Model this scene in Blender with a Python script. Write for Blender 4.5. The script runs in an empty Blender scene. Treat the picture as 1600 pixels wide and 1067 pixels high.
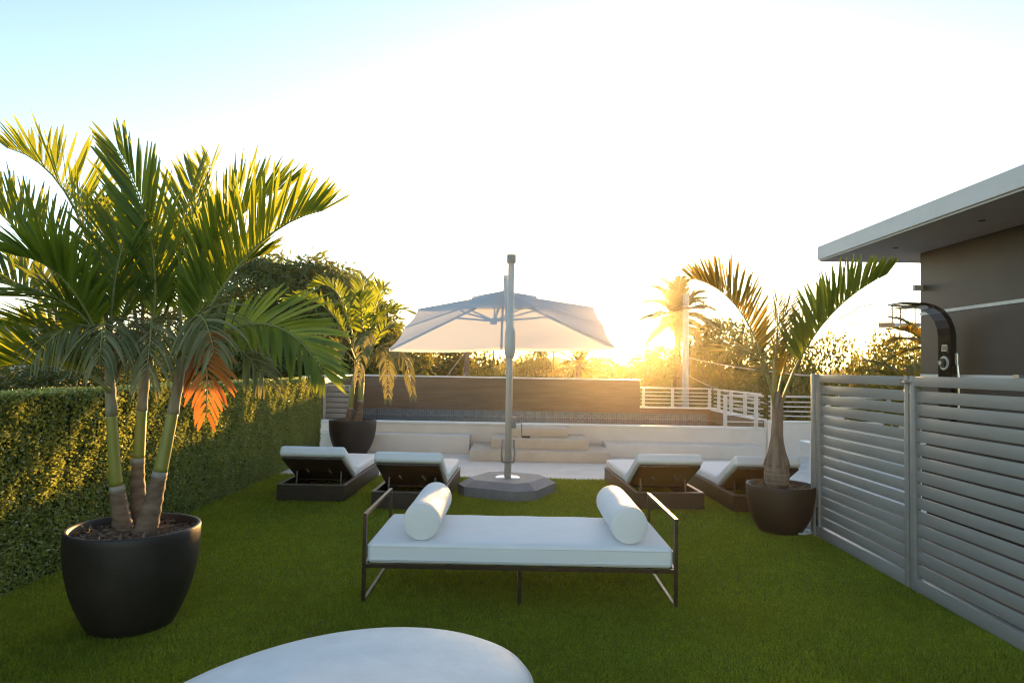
import bpy, bmesh, math, random
import numpy as np
from mathutils import Vector, Matrix

rad = math.radians
random.seed(7)
rng = np.random.default_rng(7)
scene = bpy.context.scene
col = scene.collection

# ------------------------------------------------------------------ camera
cam_data = bpy.data.cameras.new('camera')
cam_data.sensor_width = 36.0
cam_data.lens = 24.0
cam_data.clip_start = 0.05
cam_data.clip_end = 3000
cam = bpy.data.objects.new('camera', cam_data)
col.objects.link(cam)
cam.matrix_world = (Matrix.Translation((0, 0, 1.61)) @ Matrix.Rotation(rad(0.415), 4, 'Z')
                    @ Matrix.Rotation(rad(92.22), 4, 'X') @ Matrix.Rotation(rad(1.0), 4, 'Z'))
scene.camera = cam

# ------------------------------------------------------------------ light
SUN_EL, SUN_AZ = 3.85, 9.57          # degrees; azimuth to the right of +Y
world = bpy.data.worlds.new('World')
scene.world = world
world.use_nodes = True
wn = world.node_tree
wn.nodes.clear()
sky = wn.nodes.new('ShaderNodeTexSky')
sky.sky_type = 'NISHITA'
sky.sun_disc = False
sky.sun_elevation = rad(SUN_EL)
sky.sun_rotation = rad(SUN_AZ)
sky.altitude = 0
sky.air_density = 0.7
sky.dust_density = 0.35
sky.ozone_density = 0.8
bg = wn.nodes.new('ShaderNodeBackground')
bg.inputs['Strength'].default_value = 0.15
wo = wn.nodes.new('ShaderNodeOutputWorld')
wn.links.new(sky.outputs[0], bg.inputs['Color'])
wn.links.new(bg.outputs[0], wo.inputs['Surface'])

sd = bpy.data.lights.new('sun', 'SUN')
sd.energy = 5.0
sd.angle = rad(0.5)
sd.color = (1.0, 0.56, 0.17)
sun = bpy.data.objects.new('sun', sd)
col.objects.link(sun)
to_sun = Vector((math.sin(rad(SUN_AZ)) * math.cos(rad(SUN_EL)),
                 math.cos(rad(SUN_AZ)) * math.cos(rad(SUN_EL)), math.sin(rad(SUN_EL))))
sun.rotation_euler = to_sun.to_track_quat('Z', 'Y').to_euler()

vs = scene.view_settings
vs.view_transform = 'Standard'
vs.look = 'None'
vs.gamma = 1.0
vs.exposure = 2.05
vs.use_curve_mapping = False
scene.cycles.use_denoising = True
scene.cycles.filter_width = 1.15
scene.cycles.max_bounces = 8
scene.cycles.diffuse_bounces = 4
scene.cycles.transparent_max_bounces = 8
scene.cycles.sample_clamp_indirect = 6.0

# ------------------------------------------------------------------ materials
MATS = {}

def mat(name, c1, c2=None, rough=0.6, nscale=4.0, stretch=(1, 1, 1), bump=0.0, bscale=60.0,
        bstretch=(1, 1, 1), metal=0.0, spec=0.5, rvar=0.0, coat=0.0):
    m = bpy.data.materials.new(name)
    m.use_nodes = True
    nt = m.node_tree
    p = nt.nodes['Principled BSDF']
    p.inputs['Roughness'].default_value = rough
    p.inputs['Metallic'].default_value = metal
    p.inputs['Specular IOR Level'].default_value = spec
    p.inputs['Coat Weight'].default_value = coat
    p.inputs['Base Color'].default_value = (*c1, 1)
    tc = nt.nodes.new('ShaderNodeTexCoord')
    if c2 is not None:
        mp = nt.nodes.new('ShaderNodeMapping')
        mp.inputs['Scale'].default_value = stretch
        nz = nt.nodes.new('ShaderNodeTexNoise')
        nz.inputs['Scale'].default_value = nscale
        nz.inputs['Detail'].default_value = 6
        nz.inputs['Roughness'].default_value = 0.6
        cr = nt.nodes.new('ShaderNodeValToRGB')
        cr.color_ramp.elements[0].position = 0.32
        cr.color_ramp.elements[1].position = 0.68
        cr.color_ramp.elements[0].color = (*c1, 1)
        cr.color_ramp.elements[1].color = (*c2, 1)
        nt.links.new(tc.outputs['Object'], mp.inputs['Vector'])
        nt.links.new(mp.outputs[0], nz.inputs['Vector'])
        nt.links.new(nz.outputs[0], cr.inputs[0])
        nt.links.new(cr.outputs[0], p.inputs['Base Color'])
        if rvar:
            mr = nt.nodes.new('ShaderNodeMapRange')
            mr.inputs['To Min'].default_value = max(0.02, rough - rvar)
            mr.inputs['To Max'].default_value = rough + rvar
            nt.links.new(nz.outputs[0], mr.inputs['Value'])
            nt.links.new(mr.outputs[0], p.inputs['Roughness'])
    if bump:
        mp2 = nt.nodes.new('ShaderNodeMapping')
        mp2.inputs['Scale'].default_value = bstretch
        nb = nt.nodes.new('ShaderNodeTexNoise')
        nb.inputs['Scale'].default_value = bscale
        nb.inputs['Detail'].default_value = 4
        bp = nt.nodes.new('ShaderNodeBump')
        bp.inputs['Strength'].default_value = bump
        bp.inputs['Distance'].default_value = 0.01
        nt.links.new(tc.outputs['Object'], mp2.inputs['Vector'])
        nt.links.new(mp2.outputs[0], nb.inputs['Vector'])
        nt.links.new(nb.outputs[0], bp.inputs['Height'])
        nt.links.new(bp.outputs[0], p.inputs['Normal'])
    MATS[name] = m
    return m


def leaf_mat(name, c1, c2, trans, tmix=0.4, rough=0.45, spec=0.4):
    """leaf: coloured per leaf (random per island), a share of the light passes through"""
    m = bpy.data.materials.new(name)
    m.use_nodes = True
    nt = m.node_tree
    p = nt.nodes['Principled BSDF']
    out = nt.nodes['Material Output']
    p.inputs['Roughness'].default_value = rough
    p.inputs['Specular IOR Level'].default_value = spec
    g = nt.nodes.new('ShaderNodeNewGeometry')
    cr = nt.nodes.new('ShaderNodeValToRGB')
    cr.color_ramp.elements[0].color = (*c1, 1)
    cr.color_ramp.elements[1].color = (*c2, 1)
    nt.links.new(g.outputs['Random Per Island'], cr.inputs[0])
    nt.links.new(cr.outputs[0], p.inputs['Base Color'])
    tr = nt.nodes.new('ShaderNodeBsdfTranslucent')
    tr.inputs['Color'].default_value = (*trans, 1)
    mx = nt.nodes.new('ShaderNodeMixShader')
    mx.inputs[0].default_value = tmix
    nt.links.new(p.outputs[0], mx.inputs[1])
    nt.links.new(tr.outputs[0], mx.inputs[2])
    nt.links.new(mx.outputs[0], out.inputs['Surface'])
    MATS[name] = m
    return m


def tile_mat(name):
    m = mat(name, (0.1, 0.13, 0.16), rough=0.25)
    nt = m.node_tree
    p = nt.nodes['Principled BSDF']
    tc = nt.nodes['Texture Coordinate']
    mp = nt.nodes.new('ShaderNodeMapping')
    mp.inputs['Rotation'].default_value = (rad(90), 0, 0)
    br = nt.nodes.new('ShaderNodeTexBrick')
    br.offset = 0.0
    br.inputs['Scale'].default_value = 1.0
    br.inputs['Brick Width'].default_value = 0.055
    br.inputs['Row Height'].default_value = 0.055
    br.inputs['Mortar Size'].default_value = 0.004
    br.inputs['Color1'].default_value = (0.11, 0.125, 0.145, 1)
    br.inputs['Color2'].default_value = (0.17, 0.185, 0.205, 1)
    br.inputs['Mortar'].default_value = (0.26, 0.26, 0.265, 1)
    nt.links.new(tc.outputs['Object'], mp.inputs['Vector'])
    nt.links.new(mp.outputs[0], br.inputs['Vector'])
    nt.links.new(br.outputs['Color'], p.inputs['Base Color'])
    return m


mat('fabric', (0.83, 0.81, 0.805), (0.78, 0.765, 0.76), rough=0.7, nscale=3, bump=0.22, bscale=7)
mat('bolster_fabric', (0.83, 0.81, 0.805), (0.79, 0.775, 0.77), rough=0.7, nscale=4, bump=0.2, bscale=12)
mat('bronze', (0.060, 0.042, 0.030), (0.10, 0.07, 0.05), rough=0.34, nscale=8, metal=0.75, bump=0.03, bscale=120)
mat('planter', (0.018, 0.013, 0.010), (0.030, 0.022, 0.017), rough=0.55, nscale=5, bump=0.12, bscale=50, rvar=0.1)
mat('soil', (0.05, 0.03, 0.018), (0.14, 0.085, 0.05), rough=0.95, nscale=28, bump=1.0, bscale=60)
mat('mulch', (0.10, 0.06, 0.035), (0.26, 0.17, 0.10), rough=0.9, nscale=6)
mat('wicker', (0.026, 0.016, 0.011), (0.048, 0.030, 0.021), rough=0.45, nscale=7, stretch=(1, 1, 6), bump=0.15, bscale=80)
mat('lounger_rail', (0.14, 0.10, 0.075), (0.18, 0.13, 0.10), rough=0.4, nscale=6)
mat('steel', (0.55, 0.54, 0.52), rough=0.25, metal=0.9)
mat('alu', (0.52, 0.48, 0.44), (0.58, 0.54, 0.50), rough=0.45, nscale=6, metal=0.1)
mat('stand', (0.20, 0.195, 0.20), (0.26, 0.25, 0.255), rough=0.65, nscale=5, bump=0.12, bscale=90)
mat('black_plastic', (0.02, 0.018, 0.016), rough=0.5)
mat('stucco', (0.78, 0.705, 0.64), (0.70, 0.635, 0.575), rough=0.85, nscale=2.2, bump=0.12, bscale=70)
mat('step_stone', (0.50, 0.42, 0.33), (0.58, 0.50, 0.41), rough=0.8, nscale=3.5, bump=0.1, bscale=50)
mat('paving', (0.74, 0.70, 0.66), (0.62, 0.585, 0.545), rough=0.7, nscale=2.5, bump=0.1, bscale=45)
mat('wood_tile', (0.165, 0.096, 0.056), (0.225, 0.138, 0.085), rough=0.42, nscale=3.0, stretch=(0.5, 1, 5), bump=0.05, bscale=20, bstretch=(.3, 1, 6))
mat('cap_white', (0.80, 0.78, 0.75), (0.72, 0.70, 0.66), rough=0.6, nscale=5)
mat('rail_paint', (0.66, 0.63, 0.58), (0.60, 0.57, 0.52), rough=0.45, nscale=6)
mat('slat_paint', (0.30, 0.26, 0.25), (0.36, 0.31, 0.30), rough=0.5, nscale=5)
mat('gate_paint', (0.275, 0.25, 0.228), (0.325, 0.297, 0.273), rough=0.42, nscale=2.0, stretch=(1, 1.2, 5), metal=0.0, bump=0.03, bscale=70, rvar=0.08)
mat('house_brown', (0.034, 0.023, 0.017), (0.050, 0.035, 0.026), rough=0.5, nscale=1.4, bump=0.05, bscale=30)
mat('trim', (0.62, 0.61, 0.60), (0.70, 0.69, 0.68), rough=0.45, nscale=5)
mat('roof_white', (0.62, 0.60, 0.60), (0.70, 0.68, 0.68), rough=0.7, nscale=1.6, bump=0.06, bscale=40)
mat('soffit', (0.50, 0.47, 0.44), (0.56, 0.53, 0.50), rough=0.8, nscale=1.6, bump=0.06, bscale=60)
mat('shower_panel', (0.045, 0.034, 0.028), rough=0.14, metal=0.5, coat=0.5)
mat('pebble_white', (0.82, 0.80, 0.79), (0.72, 0.71, 0.705), rough=0.5, nscale=7, bump=0.18, bscale=18)
mat('turf_base', (0.11, 0.145, 0.014), (0.15, 0.185, 0.02), rough=0.9, nscale=12)
mat('trunk_ring', (0.12, 0.072, 0.042), (0.23, 0.155, 0.10), rough=0.8, nscale=9, stretch=(1, 1, 3), bump=0.4, bscale=40)
mat('trunk_scar', (0.28, 0.24, 0.20), (0.36, 0.32, 0.27), rough=0.8, nscale=12, bump=0.2, bscale=50)
mat('crownshaft', (0.20, 0.205, 0.030), (0.30, 0.28, 0.055), rough=0.42, nscale=4, stretch=(2, 2, .7))
mat('sheath', (0.20, 0.17, 0.10), (0.32, 0.28, 0.19), rough=0.75, nscale=14, stretch=(3, 3, .5), bump=0.3, bscale=50, bstretch=(2, 2, .3))
mat('bottle_trunk', (0.15, 0.10, 0.07), (0.28, 0.20, 0.145), rough=0.8, nscale=8, stretch=(3, 3, .7), bump=0.4, bscale=30, bstretch=(2, 2, .5))
mat('midrib', (0.16, 0.17, 0.04), (0.24, 0.24, 0.07), rough=0.5, nscale=5)
mat('midrib_orange', (0.36, 0.17, 0.05), (0.45, 0.22, 0.06), rough=0.6, nscale=5)
mat('bark', (0.10, 0.075, 0.055), (0.18, 0.14, 0.10), rough=0.95, nscale=6, stretch=(2, 2, .5), bump=0.6, bscale=20)
mat('concrete', (0.40, 0.38, 0.35), (0.48, 0.46, 0.43), rough=0.85, nscale=3, bump=0.1, bscale=40)
mat('pole_wood', (0.13, 0.09, 0.06), (0.20, 0.15, 0.10), rough=0.9, nscale=4, stretch=(3, 3, .3))
mat('wire', (0.10, 0.09, 0.08), rough=0.6)
mat('porcelain', (0.30, 0.16, 0.08), rough=0.35)
mat('house_wall', (0.42, 0.40, 0.40), (0.48, 0.46, 0.45), rough=0.85, nscale=1.5)
mat('house_roof', (0.55, 0.56, 0.58), (0.64, 0.65, 0.66), rough=0.7, nscale=1.0)
mat('tile_roof', (0.32, 0.13, 0.08), (0.42, 0.20, 0.13), rough=0.8, nscale=3)
mat('glass_dark', (0.03, 0.035, 0.04), rough=0.08)
mat('white_plastic', (0.74, 0.74, 0.74), rough=0.4)
mat('path_brown', (0.10, 0.075, 0.055), (0.16, 0.12, 0.09), rough=0.7, nscale=3, stretch=(4, .6, 1))  # dark brown floor, toned to look dark through the gate gaps
mat('ground', (0.05, 0.075, 0.025), (0.11, 0.10, 0.06), rough=0.95, nscale=0.15)
mat('terrace', (0.45, 0.44, 0.42), (0.52, 0.51, 0.49), rough=0.85, nscale=0.6)
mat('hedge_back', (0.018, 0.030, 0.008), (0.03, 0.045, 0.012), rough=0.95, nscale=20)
mat('screen', (0.25, 0.25, 0.25), rough=0.2)
tile_mat('mosaic')
w = mat('pool_water', (0.05, 0.075, 0.085), rough=0.04, bump=0.12, bscale=5)
leaf_mat('palm_green', (0.055, 0.10, 0.014), (0.11, 0.165, 0.025), (0.33, 0.38, 0.02), 0.45)
leaf_mat('palm_old', (0.075, 0.105, 0.030), (0.22, 0.22, 0.11), (0.26, 0.22, 0.06), 0.35, rough=0.6)
leaf_mat('palm_brown', (0.10, 0.065, 0.035), (0.24, 0.17, 0.10), (0.28, 0.17, 0.06), 0.3, rough=0.75)
leaf_mat('palm_yellow', (0.09, 0.10, 0.016), (0.17, 0.14, 0.025), (0.36, 0.24, 0.02), 0.45)
leaf_mat('palm_dead', (0.36, 0.10, 0.020), (0.46, 0.18, 0.035), (0.50, 0.16, 0.02), 0.4, rough=0.6)
leaf_mat('leaf_mango', (0.045, 0.075, 0.018), (0.11, 0.15, 0.04), (0.22, 0.25, 0.04), 0.35)
leaf_mat('leaf_tree', (0.045, 0.065, 0.014), (0.10, 0.115, 0.026), (0.22, 0.21, 0.03), 0.35)
leaf_mat('leaf_light', (0.07, 0.09, 0.018), (0.14, 0.14, 0.032), (0.30, 0.26, 0.035), 0.4)
leaf_mat('leaf_hedge', (0.10, 0.135, 0.035), (0.33, 0.37, 0.125), (0.42, 0.45, 0.08), 0.33, rough=0.3, spec=0.8)
g_ = leaf_mat('grass', (0.15, 0.185, 0.012), (0.42, 0.455, 0.042), (0.42, 0.45, 0.028), 0.35, rough=0.55, spec=0.3)
nt = g_.node_tree
p = nt.nodes['Principled BSDF']
ramp = nt.nodes['Color Ramp']
tc = nt.nodes.new('ShaderNodeTexCoord')
prev = ramp.outputs[0]
for sc_, lo, hi, det in ((75.0, 0.35, 1.45, 1), (1.1, 0.78, 1.2, 4), (9.0, 0.8, 1.2, 2)):
    nz = nt.nodes.new('ShaderNodeTexNoise')
    nz.inputs['Scale'].default_value = sc_
    nz.inputs['Detail'].default_value = det
    mr = nt.nodes.new('ShaderNodeMapRange')
    mr.inputs['From Min'].default_value = 0.3
    mr.inputs['From Max'].default_value = 0.7
    mr.inputs['To Min'].default_value = lo
    mr.inputs['To Max'].default_value = hi
    mm = nt.nodes.new('ShaderNodeVectorMath')
    mm.operation = 'SCALE'
    nt.links.new(tc.outputs['Object'], nz.inputs['Vector'])
    nt.links.new(nz.outputs[0], mr.inputs['Value'])
    nt.links.new(prev, mm.inputs[0])
    nt.links.new(mr.outputs[0], mm.inputs['Scale'])
    prev = mm.outputs[0]
nt.links.new(prev, p.inputs['Base Color'])

# translucent parasol cloth
m = bpy.data.materials.new('canopy_cloth')
m.use_nodes = True
nt = m.node_tree
p = nt.nodes['Principled BSDF']
p.inputs['Base Color'].default_value = (0.62, 0.625, 0.65, 1)
p.inputs['Roughness'].default_value = 0.85
tr = nt.nodes.new('ShaderNodeBsdfTranslucent')
tr.inputs['Color'].default_value = (0.62, 0.64, 0.72, 1)
mx = nt.nodes.new('ShaderNodeMixShader')
mx.inputs[0].default_value = 0.32
nt.links.new(p.outputs[0], mx.inputs[1])
nt.links.new(tr.outputs[0], mx.inputs[2])
nt.links.new(mx.outputs[0], nt.nodes['Material Output'].inputs['Surface'])
MATS['canopy_cloth'] = m

# ------------------------------------------------------------------ helpers
WL = {}                                   # world position of every object's origin


def tag(o, label=None, cat=None, group=None, kind=None):
    if label: o['label'] = label
    if cat: o['category'] = cat
    if group: o['group'] = group
    if kind: o['kind'] = kind
    return o


def thing(name, loc, label, cat, group=None):
    o = bpy.data.objects.new(name, None)
    o.empty_display_size = 0.2
    col.objects.link(o)
    o.location = loc
    WL[o] = Vector(loc)
    return tag(o, label, cat, group)


def link(name, me, material, parent=None, origin=None, smooth=False):
    """vertices arrive in world coordinates; the origin is the parent's (or the given one)"""
    o = bpy.data.objects.new(name, me)
    col.objects.link(o)
    og = WL[parent] if parent is not None else Vector(origin or (0, 0, 0))
    me.transform(Matrix.Translation(-og))
    WL[o] = og.copy()
    if parent is not None:
        o.parent = parent
    else:
        o.location = og
    me.materials.append(MATS[material])
    if smooth:
        me.polygons.foreach_set('use_smooth', [True] * len(me.polygons))
    me.update()
    return o


class MB:
    def __init__(self):
        self.v, self.f = [], []

    def add(self, vs, fs):
        b = len(self.v)
        self.v += [tuple(q) for q in vs]
        self.f += [tuple(i + b for i in f) for f in fs]
        return self

    def box(self, x0, x1, y0, y1, z0, z1, bev=0.0, M=None):
        if bev <= 0:
            vs = [(x, y, z) for z in (z0, z1) for x, y in ((x0, y0), (x1, y0), (x1, y1), (x0, y1))]
            fs = [(3, 2, 1, 0), (4, 5, 6, 7), (0, 1, 5, 4), (1, 2, 6, 5), (2, 3, 7, 6), (3, 0, 4, 7)]
        else:
            bm = bmesh.new()
            bmesh.ops.create_cube(bm, size=1)
            for q in bm.verts:
                q.co = Vector(((x0 + x1) / 2 + q.co.x * (x1 - x0), (y0 + y1) / 2 + q.co.y * (y1 - y0),
                               (z0 + z1) / 2 + q.co.z * (z1 - z0)))
            bmesh.ops.bevel(bm, geom=bm.edges[:], offset=bev, segments=2, affect='EDGES', profile=0.5)
            bm.verts.index_update()
            vs = [tuple(q.co) for q in bm.verts]
            fs = [tuple(q.index for q in f.verts) for f in bm.faces]
            bm.free()
        if M is not None:
            vs = [M @ Vector(q) for q in vs]
        return self.add(vs, fs)

    def tube(self, pts, r, n=10, cap=True):
        pts = [Vector(q) for q in pts]
        rs = r if isinstance(r, (list, tuple)) else [r] * len(pts)
        vs, fs = [], []
        prev = None
        for i, q in enumerate(pts):
            a = pts[max(i - 1, 0)]; b = pts[min(i + 1, len(pts) - 1)]
            t = (b - a).normalized()
            if prev is None:
                u = t.cross(Vector((0, 0, 1)) if abs(t.z) < .95 else Vector((1, 0, 0))).normalized()
            else:
                u = (prev - t * prev.dot(t)).normalized()
            prev = u
            w_ = t.cross(u)
            for k in range(n):
                an = 2 * math.pi * k / n
                vs.append(q + (u * math.cos(an) + w_ * math.sin(an)) * rs[i])
        for i in range(len(pts) - 1):
            for k in range(n):
                k2 = (k + 1) % n
                fs.append((i * n + k, i * n + k2, (i + 1) * n + k2, (i + 1) * n + k))
        if cap:
            fs.append(tuple(reversed(range(n))))
            fs.append(tuple(range((len(pts) - 1) * n, len(pts) * n)))
        return self.add(vs, fs)

    def bar(self, a, b, w_, h):
        """rectangular bar from a to b, w_ wide (horizontal), h high"""
        a, b = Vector(a), Vector(b)
        t = (b - a).normalized()
        s = t.cross(Vector((0, 0, 1)))
        s = s.normalized() if s.length > 1e-4 else Vector((1, 0, 0))
        u = s.cross(t).normalized()
        vs = []
        for q in (a, b):
            for i, j in ((-1, -1), (1, -1), (1, 1), (-1, 1)):
                vs.append(q + s * (i * w_ / 2) + u * (j * h / 2))
        return self.add(vs, [(3, 2, 1, 0), (4, 5, 6, 7), (0, 1, 5, 4), (1, 2, 6, 5), (2, 3, 7, 6), (3, 0, 4, 7)])

    def lathe(self, prof, c, n=48, wob=0.0):
        """prof: (radius, z) list; closed on the axis where radius is 0"""
        vs, fs = [], []
        for r, z in prof:
            for k in range(n):
                a = 2 * math.pi * k / n
                rr = r * (1 + wob * math.sin(3 * a + z * 9))
                vs.append((c[0] + rr * math.cos(a), c[1] + rr * math.sin(a), c[2] + z))
        for i in range(len(prof) - 1):
            for k in range(n):
                k2 = (k + 1) % n
                fs.append((i * n + k, i * n + k2, (i + 1) * n + k2, (i + 1) * n + k))
        return self.add(vs, fs)

    def mesh(self, name):
        me = bpy.data.meshes.new(name)
        me.from_pydata(self.v, [], self.f)
        return me

    def build(self, name, material, parent=None, origin=None, smooth=False):
        return link(name, self.mesh(name), material, parent, origin, smooth)


def np_mesh(name, verts, faces):
    """verts (n,3), faces (m,k) with one k"""
    me = bpy.data.meshes.new(name)
    verts = np.ascontiguousarray(verts, dtype=np.float32)
    faces = np.ascontiguousarray(faces, dtype=np.int32)
    mcount, k = faces.shape
    me.vertices.add(len(verts))
    me.vertices.foreach_set('co', verts.ravel())
    me.loops.add(mcount * k)
    me.loops.foreach_set('vertex_index', faces.ravel())
    me.polygons.add(mcount)
    me.polygons.foreach_set('loop_start', np.arange(0, mcount * k, k, dtype=np.int32))
    me.polygons.foreach_set('loop_total', np.full(mcount, k, dtype=np.int32))
    me.update(calc_edges=True)
    return me


def soft_edges(o, angle=35):
    me = o.data
    me.polygons.foreach_set('use_smooth', [True] * len(me.polygons))
    me.set_sharp_from_angle(angle=rad(angle))
    return o


def cushion_mesh(sx, sy, sz, r, puff=0.0, wr=0.0, seed=0, n=22):
    """upholstered block: rounded edges, slightly crowned top, uneven cover; base at z=0, centred in x, y"""
    def axis(h):
        e = np.linspace(0, 1, 6)[1:]
        inner = np.linspace(-(h - r), h - r, n)
        return np.concatenate([-(h - r) - r * e[::-1], inner, (h - r) + r * e])
    hx, hy, hz = sx / 2, sy / 2, sz / 2
    X, Y = axis(hx), axis(hy)
    e = np.linspace(0, 1, 6)[1:]
    Z = np.concatenate([-(hz - r) - r * e[::-1], np.linspace(-(hz - r), hz - r, 4), (hz - r) + r * e])
    V, Fc = [], []

    def grid(A, B, fn):
        b = len(V)
        for a in A:
            for c in B:
                V.append(fn(a, c))
        nb = len(B)
        for i in range(len(A) - 1):
            for j in range(nb - 1):
                Fc.append((b + i * nb + j, b + (i + 1) * nb + j, b + (i + 1) * nb + j + 1, b + i * nb + j + 1))
    grid(X, Y, lambda a, c: (a, c, hz)); grid(Y, X, lambda a, c: (c, a, -hz))
    grid(X, Z, lambda a, c: (a, -hy, c)); grid(Z, X, lambda a, c: (c, hy, a))
    grid(Y, Z, lambda a, c: (hx, a, c)); grid(Z, Y, lambda a, c: (-hx, c, a))
    P = np.array(V, dtype=float)
    H = np.array([hx, hy, hz])
    inn = np.clip(P, -(H - r), H - r)
    d = P - inn
    l = np.linalg.norm(d, axis=1, keepdims=True)
    l[l < 1e-9] = 1
    P = inn + d / l * r
    u, v_ = P[:, 0] / hx, P[:, 1] / hy
    crown = np.clip(1 - u ** 4, 0, 1) * np.clip(1 - v_ ** 4, 0, 1)
    P[:, 2] += np.where(P[:, 2] > 0, puff * crown, 0)
    if wr:
        rg = np.random.default_rng(seed)
        for _ in range(7):
            k = rg.normal(size=2) * rg.uniform(2, 9)
            ph = rg.uniform(0, 6.28)
            s = np.sin(P[:, 0] * k[0] + P[:, 1] * k[1] + ph) * wr / 3
            P[:, 2] += np.where(P[:, 2] > -hz * .8, s, 0)
            P[:, 1] += s * .6 * np.sign(P[:, 1]) * (np.abs(v_) > .97)
    P[:, 2] += hz
    me = bpy.data.meshes.new('cushion')
    me.from_pydata([tuple(q) for q in P], [], Fc)
    bm = bmesh.new()
    bm.from_mesh(me)
    bmesh.ops.remove_doubles(bm, verts=bm.verts, dist=1e-4)
    bmesh.ops.recalc_face_normals(bm, faces=bm.faces)
    bm.to_mesh(me)
    bm.free()
    me.polygons.foreach_set('use_smooth', [True] * len(me.polygons))
    return me


def placed(name, me, M, material, parent=None, origin=None):
    me.transform(M)
    return link(name, me, material, parent, origin)


def copy_tree(o, parent=None):
    c = o.copy()
    col.objects.link(c)
    c.parent = parent
    for ch in list(o.children):
        copy_tree(ch, c)
    return c


def leaf_quads(pos, d, wdir, length, width):
    """rhombic leaves: pos (n,3) base, d unit direction, wdir unit width direction"""
    n = len(pos)
    L = np.asarray(length).reshape(-1, 1)
    Wd = np.asarray(width).reshape(-1, 1)
    v = np.empty((n, 4, 3))
    v[:, 0] = pos
    v[:, 1] = pos + d * L * .45 + wdir * Wd * .5
    v[:, 2] = pos + d * L
    v[:, 3] = pos + d * L * .45 - wdir * Wd * .5
    f = np.arange(n * 4).reshape(n, 4)
    return v.reshape(-1, 3), f


def unit(a):
    return a / np.maximum(np.linalg.norm(a, axis=-1, keepdims=True), 1e-9)
# ------------------------------------------------------------------ setting: ground, roof terrace, lawn, paving
GZ = -6.5
o = np_mesh('ground', np.array([(-900, -300, GZ), (900, -300, GZ), (900, 1500, GZ), (-900, 1500, GZ)], float), np.array([(0, 1, 2, 3)]))
tag(link('ground', o, 'ground'), kind='structure')
b = MB().box(-4.35, 9.0, -4.0, 17.1, GZ - .2, -0.06)
tag(b.build('roof_terrace', 'terrace'), kind='structure')
b = MB().box(-4.3, 3.06, -3.9, 10.04, -0.055, -0.004)
tag(b.build('lawn', 'turf_base'), kind='structure')
b = MB().box(-4.3, 8.9, 10.045, 13.28, -0.055, 0.0).box(4.605, 8.9, 7.9, 10.043, -0.055, -0.002)
tag(b.build('paving', 'paving'), kind='structure')
tag(MB().box(3.065, 4.6, -3.9, 10.04, -0.055, -0.002).build('path', 'path_brown'), kind='structure')

# artificial turf blades: uncountable, one object
def turf():
    V = []
    n = 0
    bands = [(1.9, 3.4, 26000), (3.4, 5.0, 20000), (5.0, 7.0, 10000), (7.0, 10.05, 5200)]
    P, S = [], []
    for y0, y1, dens in bands:
        hx0 = max(-3.46, -(y1 * .80 + .3)); hx1 = min(3.0, y1 * .80 + .3)
        cnt = int((hx1 - hx0) * (y1 - y0) * dens)
        P.append(np.column_stack([rng.uniform(hx0, hx1, cnt), rng.uniform(y0, y1, cnt)]))
        S.append(np.full(cnt, math.sqrt(20000 / dens)))
    P = np.concatenate(P); S = np.concatenate(S)
    # the cut edge along the paving is a little ragged
    m_ = len(P)
    patch = np.sin(P[:, 0] * 5.1 + np.sin(P[:, 1] * 3.7) * 1.4) * np.sin(P[:, 1] * 6.3 + np.sin(P[:, 0] * 2.9))
    h = rng.uniform(.014, .034, m_) * (1 + .14 * patch)
    an = rng.uniform(0, 2 * np.pi, m_)
    w_ = .0026 * S
    lean = rng.uniform(.2, 1.0, m_) * h
    la = an + rng.normal(0, .5, m_) + np.pi / 2 + .35 * np.sin(P[:, 0] * 1.7 + P[:, 1] * 1.1) + .9 * (np.floor((P[:, 1] + .3) / 2.0) % 2)
    v = np.zeros((m_, 3, 3))
    v[:, 0, 0] = P[:, 0] - np.cos(an) * w_; v[:, 0, 1] = P[:, 1] - np.sin(an) * w_
    v[:, 1, 0] = P[:, 0] + np.cos(an) * w_; v[:, 1, 1] = P[:, 1] + np.sin(an) * w_
    v[:, 2, 0] = P[:, 0] + np.cos(la) * lean; v[:, 2, 1] = P[:, 1] + np.sin(la) * lean; v[:, 2, 2] = h
    v[:, :2, 2] = -.003
    me = np_mesh('turf', v.reshape(-1, 3), np.arange(m_ * 3).reshape(m_, 3))
    tag(link('turf', me, 'grass'), 'short dense green artificial turf covering the roof terrace', 'turf', kind='stuff')
turf()

# ------------------------------------------------------------------ pool, walls, steps, benches
pool = thing('pool', (0.5, 13.3, 0), 'raised swimming pool with white front wall behind the steps', 'pool')
MB().box(-4.1, 4.86, 13.30, 13.55, -.05, 0.50).build('front_wall', 'stucco', pool)
MB().box(-4.1, 4.86, 13.27, 13.58, 0.503, 0.535, .006).build('coping', 'cap_white', pool)
MB().box(-4.1, 4.66, 13.56, 16.68, -1.2, -1.1).build('basin_floor', 'mosaic', pool)
MB().box(-3.96, 4.66, 16.66, 16.69, -1.1, 0.57).build('waterline_tiles', 'mosaic', pool)
w = np_mesh('water', np.array([(-3.97, 13.56, .40), (4.72, 13.56, .40), (4.72, 16.66, .40), (-3.97, 16.66, .40)], float), np.array([(0, 1, 2, 3)]))
tag(link('water', w, 'pool_water'), kind='structure')

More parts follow.
